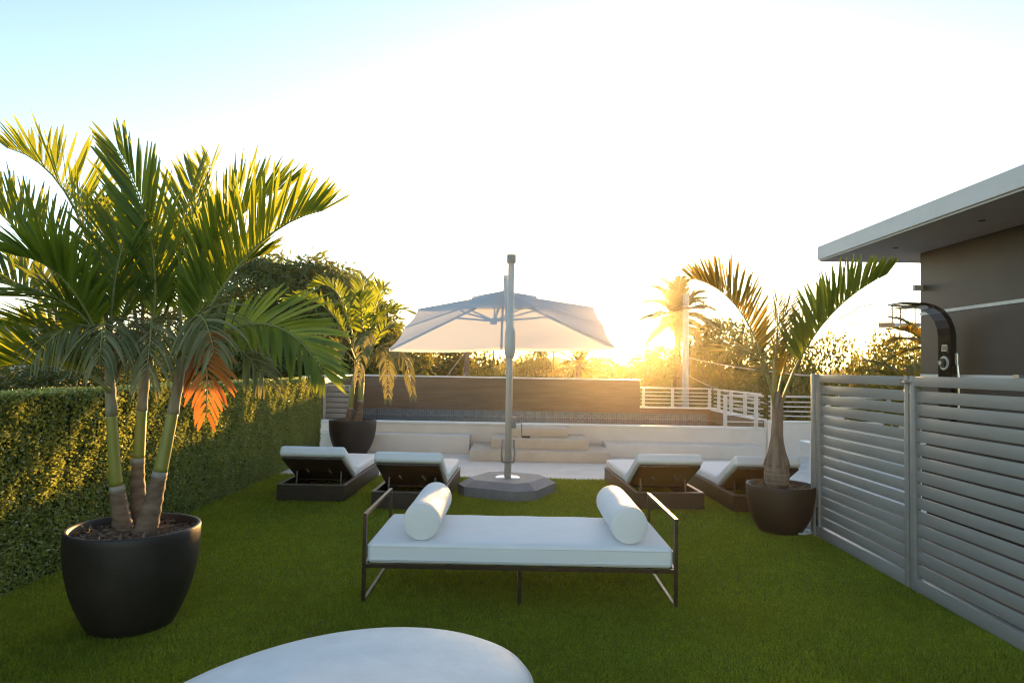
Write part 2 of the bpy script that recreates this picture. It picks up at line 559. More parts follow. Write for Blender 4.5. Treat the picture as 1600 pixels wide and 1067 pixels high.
fw = thing('feature_wall', (-.45, 16.8, 0), 'long brown wood-look wall with white cap along the pool', 'wall')
MB().box(-4.15, 3.02, 16.70, 16.95, -.06, 1.35).build('cladding', 'wood_tile', fw)
MB().box(-4.17, 3.03, 16.67, 16.98, 1.352, 1.385, .005).build('cap', 'cap_white', fw)
sw = thing('side_wall', (-4.05, 15, 0), 'short brown wall with white cap running from the hedge end', 'wall')
MB().box(-4.15, -3.98, 13.30, 16.69, -.06, 1.35).build('cladding', 'wood_tile', sw)
MB().box(-4.17, -3.95, 13.27, 16.66, 1.352, 1.385, .005).build('cap', 'cap_white', sw)
lw = thing('low_wall', (3.85, 16.8, 0), 'low brown wall under the far railing, right of the long wall', 'wall')
MB().box(3.03, 4.95, 16.70, 16.95, -.06, .69).build('cladding', 'wood_tile', lw)
MB().box(3.04, 4.97, 16.67, 16.98, .692, .72, .004).build('cap', 'cap_white', lw)
lw = thing('low_wall', (4.8, 15, 0), 'low wall on the right side of the pool under the receding railing', 'wall')
MB().box(4.74, 4.95, 13.56, 16.66, -.06, .66).build('cladding', 'wood_tile', lw)
MB().box(4.72, 4.97, 13.585, 16.65, .662, .69, .004).build('cap', 'cap_white', lw)
lw = thing('low_wall', (6.9, 13.4, 0), 'white low wall under the railing right of the bottle palm', 'wall')
MB().box(4.87, 8.9, 13.25, 13.45, -.05, .65).build('masonry', 'stucco', lw)
MB().box(4.865, 8.9, 13.23, 13.47, .652, .675, .004).build('cap', 'cap_white', lw)

sc = thing('slat_screen', (-3.67, 14.0, .4), 'small screen of horizontal mauve slats behind the rear planter', 'screen')
for i in range(6):
    z = .53 + i * .108
    soft_edges(MB().box(-3.96, -3.40, 13.98, 14.02, z, z + .085, .004).build('slat', 'slat_paint', sc))
for x in (-3.93, -3.40):
    MB().box(x, x + .045, 13.94, 13.978, .40, 1.18).build('post', 'rail_paint', sc)
MB().box(-3.96, -3.35, 13.94, 14.03, 1.182, 1.20).build('top_rail', 'rail_paint', sc)

st = thing('steps', (.43, 12.5, 0), 'three pale stone steps stacked up to the pool edge', 'steps')
for x0, x1, y0, z0, z1 in ((-.79, 1.66, 11.82, 0.001, .175), (-.44, 1.31, 12.22, .176, .345), (-.09, .97, 12.62, .346, .505)):
    soft_edges(MB().box(x0, x1, y0, 13.262, z0, z1, .008).build('step', 'step_stone', st))
bn = MB().box(-3.75, -.86, 12.80, 13.298, 0.001, .33, .008).build('low_bench', 'stucco', None, (-2.3, 13, 0))
soft_edges(tag(bn, 'white masonry bench along the pool wall, left of the steps', 'bench', 'low benches by the pool'))
bn = MB().box(1.68, 4.6, 12.66, 13.298, 0.001, .235, .008).build('low_bench', 'stucco', None, (3.1, 13, 0))
soft_edges(tag(bn, 'lower white masonry ledge along the pool wall, right of the steps', 'bench', 'low benches by the pool'))

# ------------------------------------------------------------------ railings
def railing(label, a, b, z0, z1, posts, nbars=4, foot=True):
    a, b = Vector((*a, 0)), Vector((*b, 0))
    t = thing('railing', ((a.x + b.x) / 2, (a.y + b.y) / 2, z0), label, 'railing', 'white railings round the pool')
    d = (b - a).normalized()
    for s in posts:
        q = a + (b - a) * s
        MB().bar((q.x, q.y, z0 + .001), (q.x, q.y, z1 - .035), .065, .05).build('post', 'rail_paint', t)
        if foot:
            MB().box(q.x - .07, q.x + .07, q.y - .06, q.y + .06, z0 + .001, z0 + .012).build('foot_plate', 'rail_paint', t)
    MB().bar((a.x, a.y, z1 - .017), (b.x, b.y, z1 - .017), .07, .034).build('top_rail', 'rail_paint', t)
    for i in range(nbars):
        z = z0 + .08 + (z1 - z0 - .16) * (i + .15) / (nbars - .4)
        MB().bar((a.x, a.y, z), (b.x, b.y, z), .022, .022).build('rail', 'rail_paint', t)
    return t
railing('white railing above the low wall right of the long brown wall', (3.06, 16.82), (4.80, 16.82), .722, 1.20, (.04, .45, .97))
railing('white railing receding along the right side of the pool', (4.84, 16.74), (4.84, 13.62), .692, 1.19, (.12, .42, .72))
railing('short white railing standing on the pool coping', (4.06, 13.43), (4.84, 13.43), .537, 1.165, (.05, .82))
railing('white railing on the white wall right of the bottle palm', (4.92, 13.36), (8.8, 13.36), .677, 1.165, (.02, .3, .6, .9))

# ------------------------------------------------------------------ hedge
hd = thing('hedge', (-3.6, 6.6, 0), 'long clipped boxwood hedge wall with golden lit leaves on the left', 'hedge')
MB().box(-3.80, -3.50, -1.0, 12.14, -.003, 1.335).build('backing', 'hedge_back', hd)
def hedge_leaves():
    Ps, Ns = [], []
    def face(cnt, fn, nrm):
        a, c = rng.uniform(0, 1, cnt), rng.uniform(0, 1, cnt)
        Ps.append(fn(a, c)); Ns.append(np.tile(nrm, (cnt, 1)))
    y0, y1 = 3.6, 12.17
    face(118000, lambda a, c: np.column_stack([np.full(len(a), -3.475), y0 + (y1 - y0) * a, 1.365 * c]), (1, 0, 0))
    face(20000, lambda a, c: np.column_stack([-3.82 + .35 * c, y0 + (y1 - y0) * a, np.full(len(a), 1.355)]), (0, 0, 1))
    face(4500, lambda a, c: np.column_stack([-3.82 + .35 * c, np.full(len(a), y1), 1.365 * a]), (0, 1, 0))
    face(9000, lambda a, c: np.column_stack([np.full(len(a), -3.475), -1 + (y0 + 1) * a, 1.365 * c]), (1, 0, 0))
    P, N = np.concatenate(Ps), np.concatenate(Ns).astype(float)
    n = len(P)
    # panel joints every 0.5 m, and an uneven surface
    joint = np.abs(((P[:, 1] + .2) % 1.0) - .5) < .012
    und = .018 * np.sin(P[:, 1] * 7 + P[:, 2] * 5) + .014 * np.sin(P[:, 1] * 17 - P[:, 2] * 13) + .01 * np.sin(P[:, 2] * 31 + P[:, 1] * 3)
    P = P + N * (rng.uniform(-.030, .014, n) + und * .45 - joint * .03)[:, None] * np.where(N[:, 2:3] > .5, .55, 1.0)
    d = unit(N * rng.uniform(.1, 1.0, n)[:, None] + rng.normal(0, .75, (n, 3)) + np.array([0, 0, .25]))
    r_ = rng.normal(0, 1, (n, 3))
    wd = unit(np.cross(d, r_))
    v, f = leaf_quads(P, d, wd, rng.uniform(.020, .038, n), rng.uniform(.013, .022, n))
    tag(link('leaves', np_mesh('leaves', v, f), 'leaf_hedge', hd), kind='stuff')
hedge_leaves()

# ------------------------------------------------------------------ slatted gates
def gate(label, y0, y1, latch):
    x = 3.0
    t = thing('slatted_gate', (x, (y0 + y1) / 2, 0), label, 'gate', 'grey slatted gates')
    z0, z1 = .015, 1.60
    soft_edges(MB().box(x - .025, x + .025, y0, y0 + .055, z0, z1, .003).build('stile', 'gate_paint', t))
    soft_edges(MB().box(x - .025, x + .025, y1 - .055, y1, z0, z1, .003).build('stile', 'gate_paint', t))
    soft_edges(MB().box(x - .0245, x + .0245, y0 + .056, y1 - .056, z1 - .075, z1 - .0005, .003).build('top_rail', 'gate_paint', t))
    soft_edges(MB().box(x - .0245, x + .0245, y0 + .056, y1 - .056, z0, z0 + .10, .003).build('bottom_rail', 'gate_paint', t))
    n = 14
    lo, hi = z0 + .118, z1 - .093
    pitch = (hi - lo) / n
    for i in range(n):
        z = lo + pitch * i
        q = random.uniform(-.0015, .0015)
        soft_edges(MB().box(x - .006 + q, x + .004 + q, y0 + .056, y1 - .056, z, z + pitch - .016, .002).build('slat', 'gate_paint', t))
    if latch:
        l = MB().box(x - .05, x - .026, y0 - .045, y0 + .05, 1.55, 1.568).box(x - .06, x - .05, y0 + .02, y0 + .045, 1.535, 1.58)
        l.build('latch', 'steel', t)
        MB().box(x - .034, x - .026, y1 - .05, y1 - .012, .12, .30).build('hinge', 'steel', t)
    else:
        MB().box(x - .03, x + .03, y0 + .45, y0 + .5, 1.601, 1.622).build('clip', 'steel', t)
    return t
gate('far slatted grey gate panel beside the bottle palm planter', 5.215, 6.80, True)
gate('near slatted grey gate panel at the right picture edge', 3.61, 5.195, False)
pt = MB().box(2.96, 3.03, 6.815, 6.895, -.003, 1.605, .004).build('gate_post', 'gate_paint', None, (3, 6.85, 0))
soft_edges(tag(pt, 'slim grey post at the far end of the slatted gate', 'post'))

# ------------------------------------------------------------------ pool house
ph = thing('pool_house', (6.5, 3, 0), 'dark brown pool house with flat overhanging roof behind the gate', 'building')
MB().box(4.63, 8.8, -3.5, 7.76, -.004, 3.00).build('core_wall', 'house_brown', ph)
for z0, z1 in ((.12, .83), (.86, 1.575), (1.625, 2.285), (2.325, 3.0)):
    MB().box(4.60, 4.628, -3.5, 7.80, z0, z1).build('wall_panel', 'house_brown', ph)
    MB().box(4.629, 8.8, 7.762, 7.80, z0, z1).build('wall_panel', 'house_brown', ph)
for z0, z1 in ((1.578, 1.622), (2.288, 2.322)):
    MB().box(4.592, 4.629, -3.5, 7.805, z0, z1).build('trim_strip', 'trim', ph)
rf = MB().box(3.76, 9.2, -3.6, 8.50, 3.002, 3.02).build('soffit', 'soffit', ph)
MB().box(3.74, 9.2, -3.6, 8.52, 3.021, 3.19, .006).build('roof', 'roof_white', ph)
for y in (6.1, 7.5):
    MB().lathe([(0.0, -.004), (.03, -.004), (.03, .001)], (4.15, y, 3.002), 16).build('soffit_light', 'black_plastic', ph)
bk = MB().box(4.50, 4.60, 7.74, 7.79, 2.57, 2.63, .005).build('wall_camera', 'alu', None, (4.55, 7.76, 2.6))
tag(bk, 'small grey box fixed to the pool house corner', 'wall fitting')

sh = thing('shower_panel', (4.5, 7.13, 1.1), 'dark metal outdoor shower column with overhanging rain head', 'shower')
prof = [(4.45, 1.1), (4.45, 2.02), (4.44, 2.10), (4.41, 2.18), (4.36, 2.25), (4.28, 2.30), (4.18, 2.325), (3.93, 2.335)]
thk = [.06, .06, .055, .05, .045, .035, .028, .02]
vs, fs = [], []
for i, ((x, z), k) in enumerate(zip(prof, thk)):
    a = prof[max(i - 1, 0)]; c = prof[min(i + 1, len(prof) - 1)]
    tx, tz = c[0] - a[0], c[1] - a[1]
    l = math.hypot(tx, tz)
    nx, nz = tz / l, -tx / l
    wv = .105 + (.02 if i > 5 else 0)
    for dx, yy in ((0, 7.135 - wv), (k, 7.135 - wv), (k, 7.135 + wv), (0, 7.135 + wv)):
        vs.append((x + nx * dx, yy, z + nz * dx))
for i in range(len(prof) - 1):
    for k in range(4):
        fs.append((i * 4 + k, i * 4 + (k + 1) % 4, i * 4 + 4 + (k + 1) % 4, i * 4 + 4 + k))
fs += [(3, 2, 1, 0), tuple(range(len(vs) - 4, len(vs)))]
b = MB().add(vs, fs)
b.build('column', 'shower_panel', sh)
MB().box(3.95, 4.12, 7.03, 7.24, 2.302, 2.312).build('rain_plate', 'steel', sh)
ds = MB().box(4.443, 4.449, 7.09, 7.17, 1.86, 1.93).build('display', 'steel', sh)
MB().box(4.438, 4.4425, 7.105, 7.155, 1.875, 1.915).build('screen', 'screen', ds)
def disc_x(x, y, z, r, t_, n=28):
    vs = [(x + dx, y + r * math.cos(2 * math.pi * k / n), z + r * math.sin(2 * math.pi * k / n)) for dx in (0, -t_) for k in range(n)]
    fs = [tuple(range(n)), tuple(reversed(range(n, 2 * n)))] + [(k, (k + 1) % n, n + (k + 1) % n, n + k) for k in range(n)]
    return MB().add(vs, fs)
kn = disc_x(4.449, 7.13, 1.74, .072, .012).build('knob', 'alu', sh)
disc_x(4.436, 7.13, 1.74, .05, .016).build('ring', 'black_plastic', kn)
disc_x(4.419, 7.13, 1.74, .026, .02).build('cap', 'steel', kn)
hs = MB().box(4.47, 4.50, 6.955, 7.0, 1.72, 1.84, .006)
hs.tube([(4.485, 6.975, 1.72), (4.49, 6.965, 1.6), (4.49, 6.97, 1.2)], .011, 8)
hs.build('hand_shower', 'steel', sh)

# ------------------------------------------------------------------ parasol
PX, PY = -.09, 8.9
um = thing('cantilever_parasol', (PX, PY, .2), 'large white cantilever parasol tilted towards the viewer on its grey mast', 'parasol')
MB().tube([(PX, PY, .212), (PX, PY, 1.9), (PX, PY, 2.98)], [.046, .043, .043], 20).build('mast', 'alu', um, smooth=True)
soft_edges(MB().tube([(PX, PY, 2.981), (PX, PY, 3.09)], .06, 20).build('mast_cap', 'stand', um))
soft_edges(MB().tube([(PX, PY, .60), (PX, PY, .212)], .043, 18).build('socket', 'stand', um))
soft_edges(MB().lathe([(.0, .012), (.13, .012), (.16, .0)], (PX, PY, .2), 32).build('flange', 'steel', um))
b = MB().tube([(PX, PY, 1.74), (PX, PY, 1.80), (PX, PY, 2.08), (PX, PY, 2.13)], [.055, .072, .068, .054], 18)
b.build('slider', 'alu', um, smooth=True)
b = MB()
for s in (-1, 1):
    b.tube([(PX + s * .072, PY - .03, .69), (PX + s * .085, PY - .05, .5), (PX + s * .075, PY - .06, .40)], .012, 8)
b.tube([(PX - .075, PY - .06, .40), (PX + .075, PY - .06, .40)], .012, 8)
b.build('handle', 'stand', um, smooth=True)
cr = MB().box(PX + .04, PX + .10, PY - .035, PY + .035, .83, .98, .01).build('crank_box', 'stand', um)
MB().tube([(PX + .10, PY, .90), (PX + .165, PY, .90), (PX + .175, PY, .72)], .007, 8).build('crank_arm', 'steel', cr)
MB().tube([(PX + .175, PY, .72), (PX + .28, PY, .72)], .013, 8).build('crank_grip', 'black_plastic', cr)
apex = Vector((-.22, 10.42, 2.78))
b = MB().bar((PX - .02, PY + .06, 2.02), (-.19, 10.3, 2.93), .05, .075)
b.build('arm', 'alu', um)
MB().tube([(-.19, 10.36, 2.70), (-.19, 10.36, 3.02)], .035, 12).build('hanger', 'alu', um)
# canopy frame: centre plane tilted about x
c0 = Vector((-.20, 10.42, 2.26))
tilt = math.atan2(2.64 - 1.88, 11.72 - 9.12)
ux = Vector((1, 0, .027)).normalized()
uy = Vector((0, math.cos(tilt), math.sin(tilt)))
uz = ux.cross(uy).normalized()
HW, HD = 1.51, 1.36
def cp(a, c, h):
    return c0 + ux * (a * HW) + uy * (c * HD) + uz * h
RISE = .50
corners = [(-1, -1), (0, -1), (1, -1), (1, 0), (1, 1), (0, 1), (-1, 1), (-1, 0)]
def surf(i, u, s, off=0.0):
    """point on gore i: u 0 at apex..1 at rim, s 0..1 between two ribs; cloth sags between the ribs"""
    a, c = corners[i], corners[(i + 1) % 8]
    x = (a[0] * (1 - s) + c[0] * s) * u
    y = (a[1] * (1 - s) + c[1] * s) * u
    sag = .030 * math.sin(math.pi * s) * math.sin(math.pi * min(1, u * .85) * .62)
    rim_in = 1 - .010 * math.sin(math.pi * s) * u
    return cp(x * rim_in, y * rim_in, RISE * (1 - u) - sag + off)
b = MB()
NU, NS = 14, 8
for i in range(8):
    vs = [surf(i, u / NU, s / NS) for u in range(NU + 1) for s in range(NS + 1)]
    fs = [(u * (NS + 1) + s, u * (NS + 1) + s + 1, (u + 1) * (NS + 1) + s + 1, (u + 1) * (NS + 1) + s) for u in range(NU) for s in range(NS)]
    b.add(vs, fs)
    # hem turned down at the rim
    e = [surf(i, 1, s / NS) for s in range(NS + 1)] + [surf(i, 1, s / NS) - uz * .035 for s in range(NS + 1)]
    b.add(e, [(s, s + 1, NS + 2 + s, NS + 1 + s) for s in range(NS)])
b.build('canopy', 'canopy_cloth', um, smooth=True)
b = MB()
for i in range(8):
    vs = [surf(i, u / 6 * .34, s / 6, .035) for u in range(7) for s in range(7)]
    fs = [(u * 7 + s, u * 7 + s + 1, (u + 1) * 7 + s + 1, (u + 1) * 7 + s) for u in range(6) for s in range(6)]
    b.add(vs, fs)
b.build('vent_flap', 'canopy_cloth', um, smooth=True)
hub_lo = cp(0, 0, .02)
soft_edges(MB().tube([cp(0, 0, RISE - .03), cp(0, 0, RISE - .09)], .06, 14).build('top_hub', 'alu', um))
soft_edges(MB().tube([hub_lo, hub_lo + uz * .08], .05, 14).build('runner', 'alu', um))
MB().tube([hub_lo, cp(0, 0, RISE - .05)], .02, 10).build('centre_tube', 'alu', um)
for i, (a, c) in enumerate(corners):
    rb = MB().bar(cp(a * .03, c * .03, RISE - .045), cp(a * .985, c * .985, -.018), .022, .034).build('rib', 'alu', um)
    k = .42
    MB().bar(hub_lo + uz * .04, cp(a * k, c * k, RISE * (1 - k) - .05), .016, .024).build('strut', 'alu', rb)
# weighted stand: octagonal block with chamfered top, a thing of its own under the mast
def octa(h, cut, z):
    pts = [(-h + cut, -h), (h - cut, -h), (h, -h + cut), (h, h - cut), (h - cut, h), (-h + cut, h), (-h, h - cut), (-h, -h + cut)]
    ca, sa = math.cos(rad(-24)), math.sin(rad(-24))
    return [(PX + x * ca - y * sa, PY + x * sa + y * ca, z) for x, y in pts]
rings = [octa(.535, .19, .0), octa(.54, .195, .125), octa(.515, .185, .135), octa(.42, .15, .195), octa(.41, .145, .199)]
vs = [q for r_ in rings for q in r_]
fs = [(i * 8 + k, i * 8 + (k + 1) % 8, i * 8 + 8 + (k + 1) % 8, i * 8 + 8 + k) for i in range(4) for k in range(8)]
fs += [tuple(reversed(range(8))), tuple(range(32, 40))]
tag(MB().add(vs, fs).build('parasol_stand', 'stand', None, (PX, PY, 0)), 'grey octagonal weighted stand on the grass under the parasol mast', 'parasol base')

# ------------------------------------------------------------------ daybed and bolsters
x0, x1, y0, y1 = -1.015, 1.105, 4.70, 5.66
db = thing('daybed', (.045, 5.18, 0), 'white cushioned daybed with thin bronze tube frame in the middle', 'daybed')
tb = .024
for x in (x0, x1):
    for y in (y0, y1):
        MB().box(x - tb / 2, x + tb / 2, y - tb / 2, y + tb / 2, 0.0, .582).build('leg', 'bronze', db)
    MB().box(x - tb / 2, x + tb / 2, y0 - tb / 2, y1 + tb / 2, .5825, .604).build('arm_rail', 'bronze', db)
    MB().box(x - tb / 2 + .001, x + tb / 2 - .001, y0 + tb / 2, y1 - tb / 2, .004, .022).build('floor_rail', 'bronze', db)
    MB().box(x - tb / 2 + .001, x + tb / 2 - .001, y0 + tb / 2, y1 - tb / 2, .238, .262).build('side_rail', 'bronze', db)
for y in (y0, y1):
    MB().box(x0 + tb / 2, x1 - tb / 2, y - tb / 2 + .001, y + tb / 2 - .001, .237, .263).build('seat_rail', 'bronze', db)
    MB().box(.045 - tb / 2, .045 + tb / 2, y - tb / 2, y + tb / 2, 0, .236).build('leg', 'bronze', db)
MB().box(.045 - tb / 2 + .001, .045 + tb / 2 - .001, y0 + tb / 2, y1 - tb / 2, .004, .022).build('floor_rail', 'bronze', db)
for k in range(6):
    xx = x0 + .2 + k * .345
    MB().box(xx, xx + .05, y0 + tb / 2, y1 - tb / 2, .24, .255).build('seat_slat', 'bronze', db)
me = cushion_mesh(2.085, .95, .140, .030, puff=.012, wr=.004, seed=3, n=40)
sc = placed('seat_cushion', me, Matrix.Translation((.045, 5.175, .264)), 'fabric', db)
for zz in (.293, .381):
    pts = []
    for cx, cy, a0 in ((1, -1, -90), (1, 1, 0), (-1, 1, 90), (-1, -1, 180)):
        for k in range(5):
            a = rad(a0 + 22.5 * k)
            pts.append((.045 + cx * (1.0425 - .03) + .031 * math.cos(a), 5.175 + cy * (.475 - .03) + .031 * math.sin(a), zz))
    pts.append(pts[0])
    MB().tube(pts, .0035, 6, cap=False).build('piping', 'fabric', sc, smooth=True)

def bolster(x, ya, yb, r, label, seed):
    rg = np.random.default_rng(seed)
    prof = [(0, 0.0), (r * .5, .0), (r * .86, .003), (r * .95, .010), (r * .985, .02), (r, .045)]
    L = yb - ya
    body = [(r * (1 + .008 * math.sin(t_ * 9 + seed)), t_ * L) for t_ in np.linspace(.08, .92, 16)]
    pr_ = prof + body + [(q, L - z) for q, z in reversed(prof)]
    vs, fs = [], []
    n = 40
    zc = .409 + r
    for rr, yy in pr_:
        for k in range(n):
            a = 2 * math.pi * k / n
            z = zc + rr * math.sin(a) * 1.0
            z = max(z, .4075)
            vs.append((x + rr * math.cos(a) * 1.01, ya + yy, z))
    for i in range(len(pr_) - 1):
        for k in range(n):
            fs.append((i * n + k, i * n + (k + 1) % n, i * n + n + (k + 1) % n, i * n + n + k))
    o = MB().add(vs, fs).build('bolster_cushion', 'bolster_fabric', None, (x, (ya + yb) / 2, .407), smooth=True)
    tag(o, label, 'bolster', 'bolsters on the daybed')
    for yy in (ya + .012, yb - .012):
        pts = [(x + r * .972 * math.cos(2 * math.pi * k / 40), yy, max(.4095, zc + r * .965 * math.sin(2 * math.pi * k / 40))) for k in range(41)]
        q = MB().tube(pts, .0035, 6, cap=False).build('piping', 'bolster_fabric', o, smooth=True)
bolster(-.64, 4.76, 5.66, .128, 'white cylindrical bolster lying on the left end of the daybed', 1)
bolster(.80, 4.76, 5.66, .128, 'white cylindrical bolster lying on the right end of the daybed', 2)

# ------------------------------------------------------------------ pebble table in the foreground
def pebble():
    vs, fs = [], []
    n = 96
    prof = [(.0, .0), (.80, .0), (.92, .02), (.985, .08), (1.0, .17), (.995, .24), (.975, .295), (.94, .332), (.88, .358), (.78, .374), (.6, .384), (.35, .389), (.0, .39)]
    ang = rad(40)
    for q, z in prof:
        for k in range(n):
            a = 2 * math.pi * k / n
            ex = .88 * math.cos(a) * (1 - .06 * math.sin(a)); ey = .60 * math.sin(a) * (1 + .12 * math.cos(a))
            X, Y = ex * q, ey * q
            vs.append((-.70 + X * math.cos(ang) - Y * math.sin(ang), 2.68 + X * math.sin(ang) + Y * math.cos(ang), z))
    for i in range(len(prof) - 1):
        for k in range(n):
            fs.append((i * n + k, i * n + (k + 1) % n, i * n + n + (k + 1) % n, i * n + n + k))
    o = MB().add(vs, fs).build('pebble_table', 'pebble_white', None, (-.74, 2.66, 0), smooth=True)
    tag(o, 'smooth white pebble-shaped low table at the bottom picture edge', 'table')
pebble()

# ------------------------------------------------------------------ loungers
def make_lounger():
    t = thing('sun_lounger', (0, 0, 0), 'x', 'sun lounger', 'sun loungers facing the pool')
    W2, L = .40, 2.0
    for x in (-W2, W2 - .04):
        MB().box(x, x + .04, 0.041, L - .041, .02, .195).build('side_board', 'wicker', t)
        MB().box(x - .002, x + .042, 0.0, L, .1955, .208, .003).build('side_cap', 'lounger_rail', t)
    MB().box(-W2, W2, 0, .04, .02, .195).build('end_board', 'wicker', t)
    MB().box(-W2, W2, L - .04, L, .02, .195).build('end_board', 'wicker', t)
    MB().box(-W2 + .043, W2 - .043, -.002, .042, .1955, .208, .003).build('end_cap', 'lounger_rail', t)
    for x in (-W2 + .05, W2 - .1):
        for y in (.05, L - .1):
            MB().box(x, x + .05, y, y + .05, 0, .021).build('foot', 'black_plastic', t)
    MB().box(-W2 + .042, W2 - .042, .62, L - .042, .16, .205).build('seat_deck', 'wicker', t)
    an = math.atan2(.51 - .19, .60)
    M = Matrix.Translation((0, .62, .20)) @ Matrix.Rotation(math.pi - an, 4, 'X')     # local +y runs up the back towards the head end
    bk = MB().box(-W2 + .045, W2 - .045, 0, .69, 0.0, .028, .004, M).build('back_panel', 'wicker', t)
    soft_edges(bk)
    for x in (-.13, .14):
        q = M @ Vector((x, .36, .040))
        MB().tube([q + Vector((-.02, .0, .035)), q + Vector((0, -.012, 0)), q + Vector((.022, -.004, -.035))], [.006, .014, .008], 8).build('clip', 'steel', bk)
    for x in (-.27, .27):
        q = M @ Vector((x, .30, .03))
        MB().bar(q, (x, .30, .10), .018, .006).build('prop', 'lounger_rail', t)
    MB().bar((-W2 + .041, .32, .09), (W2 - .041, .32, .09), .02, .02).build('prop_bar', 'lounger_rail', t)
    me = cushion_mesh(.77, .79, .125, .04, puff=.012, wr=.004, seed=5, n=16)
    Mc = Matrix.Translation((0, .62, .20)) @ Matrix.Rotation(-an, 4, 'X') @ Matrix.Translation((0, -.335, .004))
    placed('back_cushion', me, Mc, 'fabric', t)
    me = cushion_mesh(.77, 1.27, .115, .035, puff=.010, wr=.003, seed=6, n=18)
    placed('seat_cushion', me, Matrix.Translation((0, 1.36, .207)), 'fabric', t)
    return t
lp = make_lounger()
spots = [(-2.385, 8.04, 0, 'sun lounger nearest the hedge, in front of the rear left planter'),
         (-1.20, 7.68, -1, 'sun lounger between the hedge-side lounger and the parasol stand'),
         (1.80, 7.95, 3.0, 'sun lounger just right of the parasol stand, behind the right bolster'),
         (2.90, 7.88, 2.0, 'sun lounger half hidden behind the bottle palm planter')]
for i, (x, y, a, lab) in enumerate(spots):
    o = lp if i == 0 else copy_tree(lp)
    o.location = (x, y, 0)
    o.rotation_euler.z = rad(a)
    o['label'] = lab

# ------------------------------------------------------------------ planters
def planter(c, R, h, rb, label, group='dark round planters'):
    t = thing('planter', c, label, 'planter', group)
    th = .026
    prof = [(0, 0), (rb * .93, 0), (rb, .012)]
    for k in range(1, 15):
        u = k / 14
        prof.append((rb + (R - rb) * (1 - (1 - u) ** 2.5), .012 + (h - .022) * u))
    prof += [(R - .004, h - .002), (R - .012, h), (R - th + .006, h - .001), (R - th, h - .008), (R - th - .004, h - .10), (0, h - .10)]
    soft_edges(MB().lathe(prof, c, 64).build('pot', 'planter', t), 50)
    vs, fs = [], []
    n, m_ = 40, 9
    for j in range(m_ + 1):
        rr = (R - th - .003) * j / m_
        for k in range(n):
            a = 2 * math.pi * k / n
            z = h - .065 + .022 * (1 - (j / m_) ** 2) + random.uniform(-.008, .008)
            vs.append((c[0] + rr * math.cos(a), c[1] + rr * math.sin(a), c[2] + z))
    for j in range(m_):
        for k in range(n):
            fs.append((j * n + k, j * n + (k + 1) % n, j * n + n + (k + 1) % n, j * n + n + k))
    MB().add(vs, fs).build('soil', 'soil', t)
    cnt = 420
    a = rng.uniform(0, 6.283, cnt); rr = np.sqrt(rng.uniform(0, 1, cnt)) * (R - th - .03)
    P = np.column_stack([c[0] + rr * np.cos(a), c[1] + rr * np.sin(a), c[2] + h - .045 + .018 * (1 - (rr / R) ** 2) + rng.uniform(-.006, .012, cnt)])
    d = unit(np.column_stack([rng.normal(0, 1, cnt), rng.normal(0, 1, cnt), rng.normal(0, .35, cnt)]))
    wd = unit(np.cross(d, rng.normal(0, 1, (cnt, 3))))
    v, f = leaf_quads(P, d, wd, rng.uniform(.02, .075, cnt), rng.uniform(.006, .016, cnt))
    tag(link('mulch', np_mesh('mulch', v, f), 'mulch', t), kind='stuff')
    return t
planter((-2.33, 4.22, 0), .375, .605, .235, 'biggest dark round planter, in the left foreground by the hedge')
planter((-2.93, 12.32, 0), .42, .635, .25, 'dark round planter standing before the pool wall at the hedge end')
planter((2.70, 7.0, 0), .335, .485, .20, 'dark round planter beside the slatted gate, holding the bottle palm')
sc_ = MB().lathe([(0, .004), (.10, .004), (.13, .028), (.137, .028), (.105, .0), (0, .0)], (2.86, 6.93, .012), 32).build('saucer', 'white_plastic', None, (2.86, 6.93, .01), smooth=True)
tag(sc_, 'white saucer poking out under the planter by the gate', 'saucer')

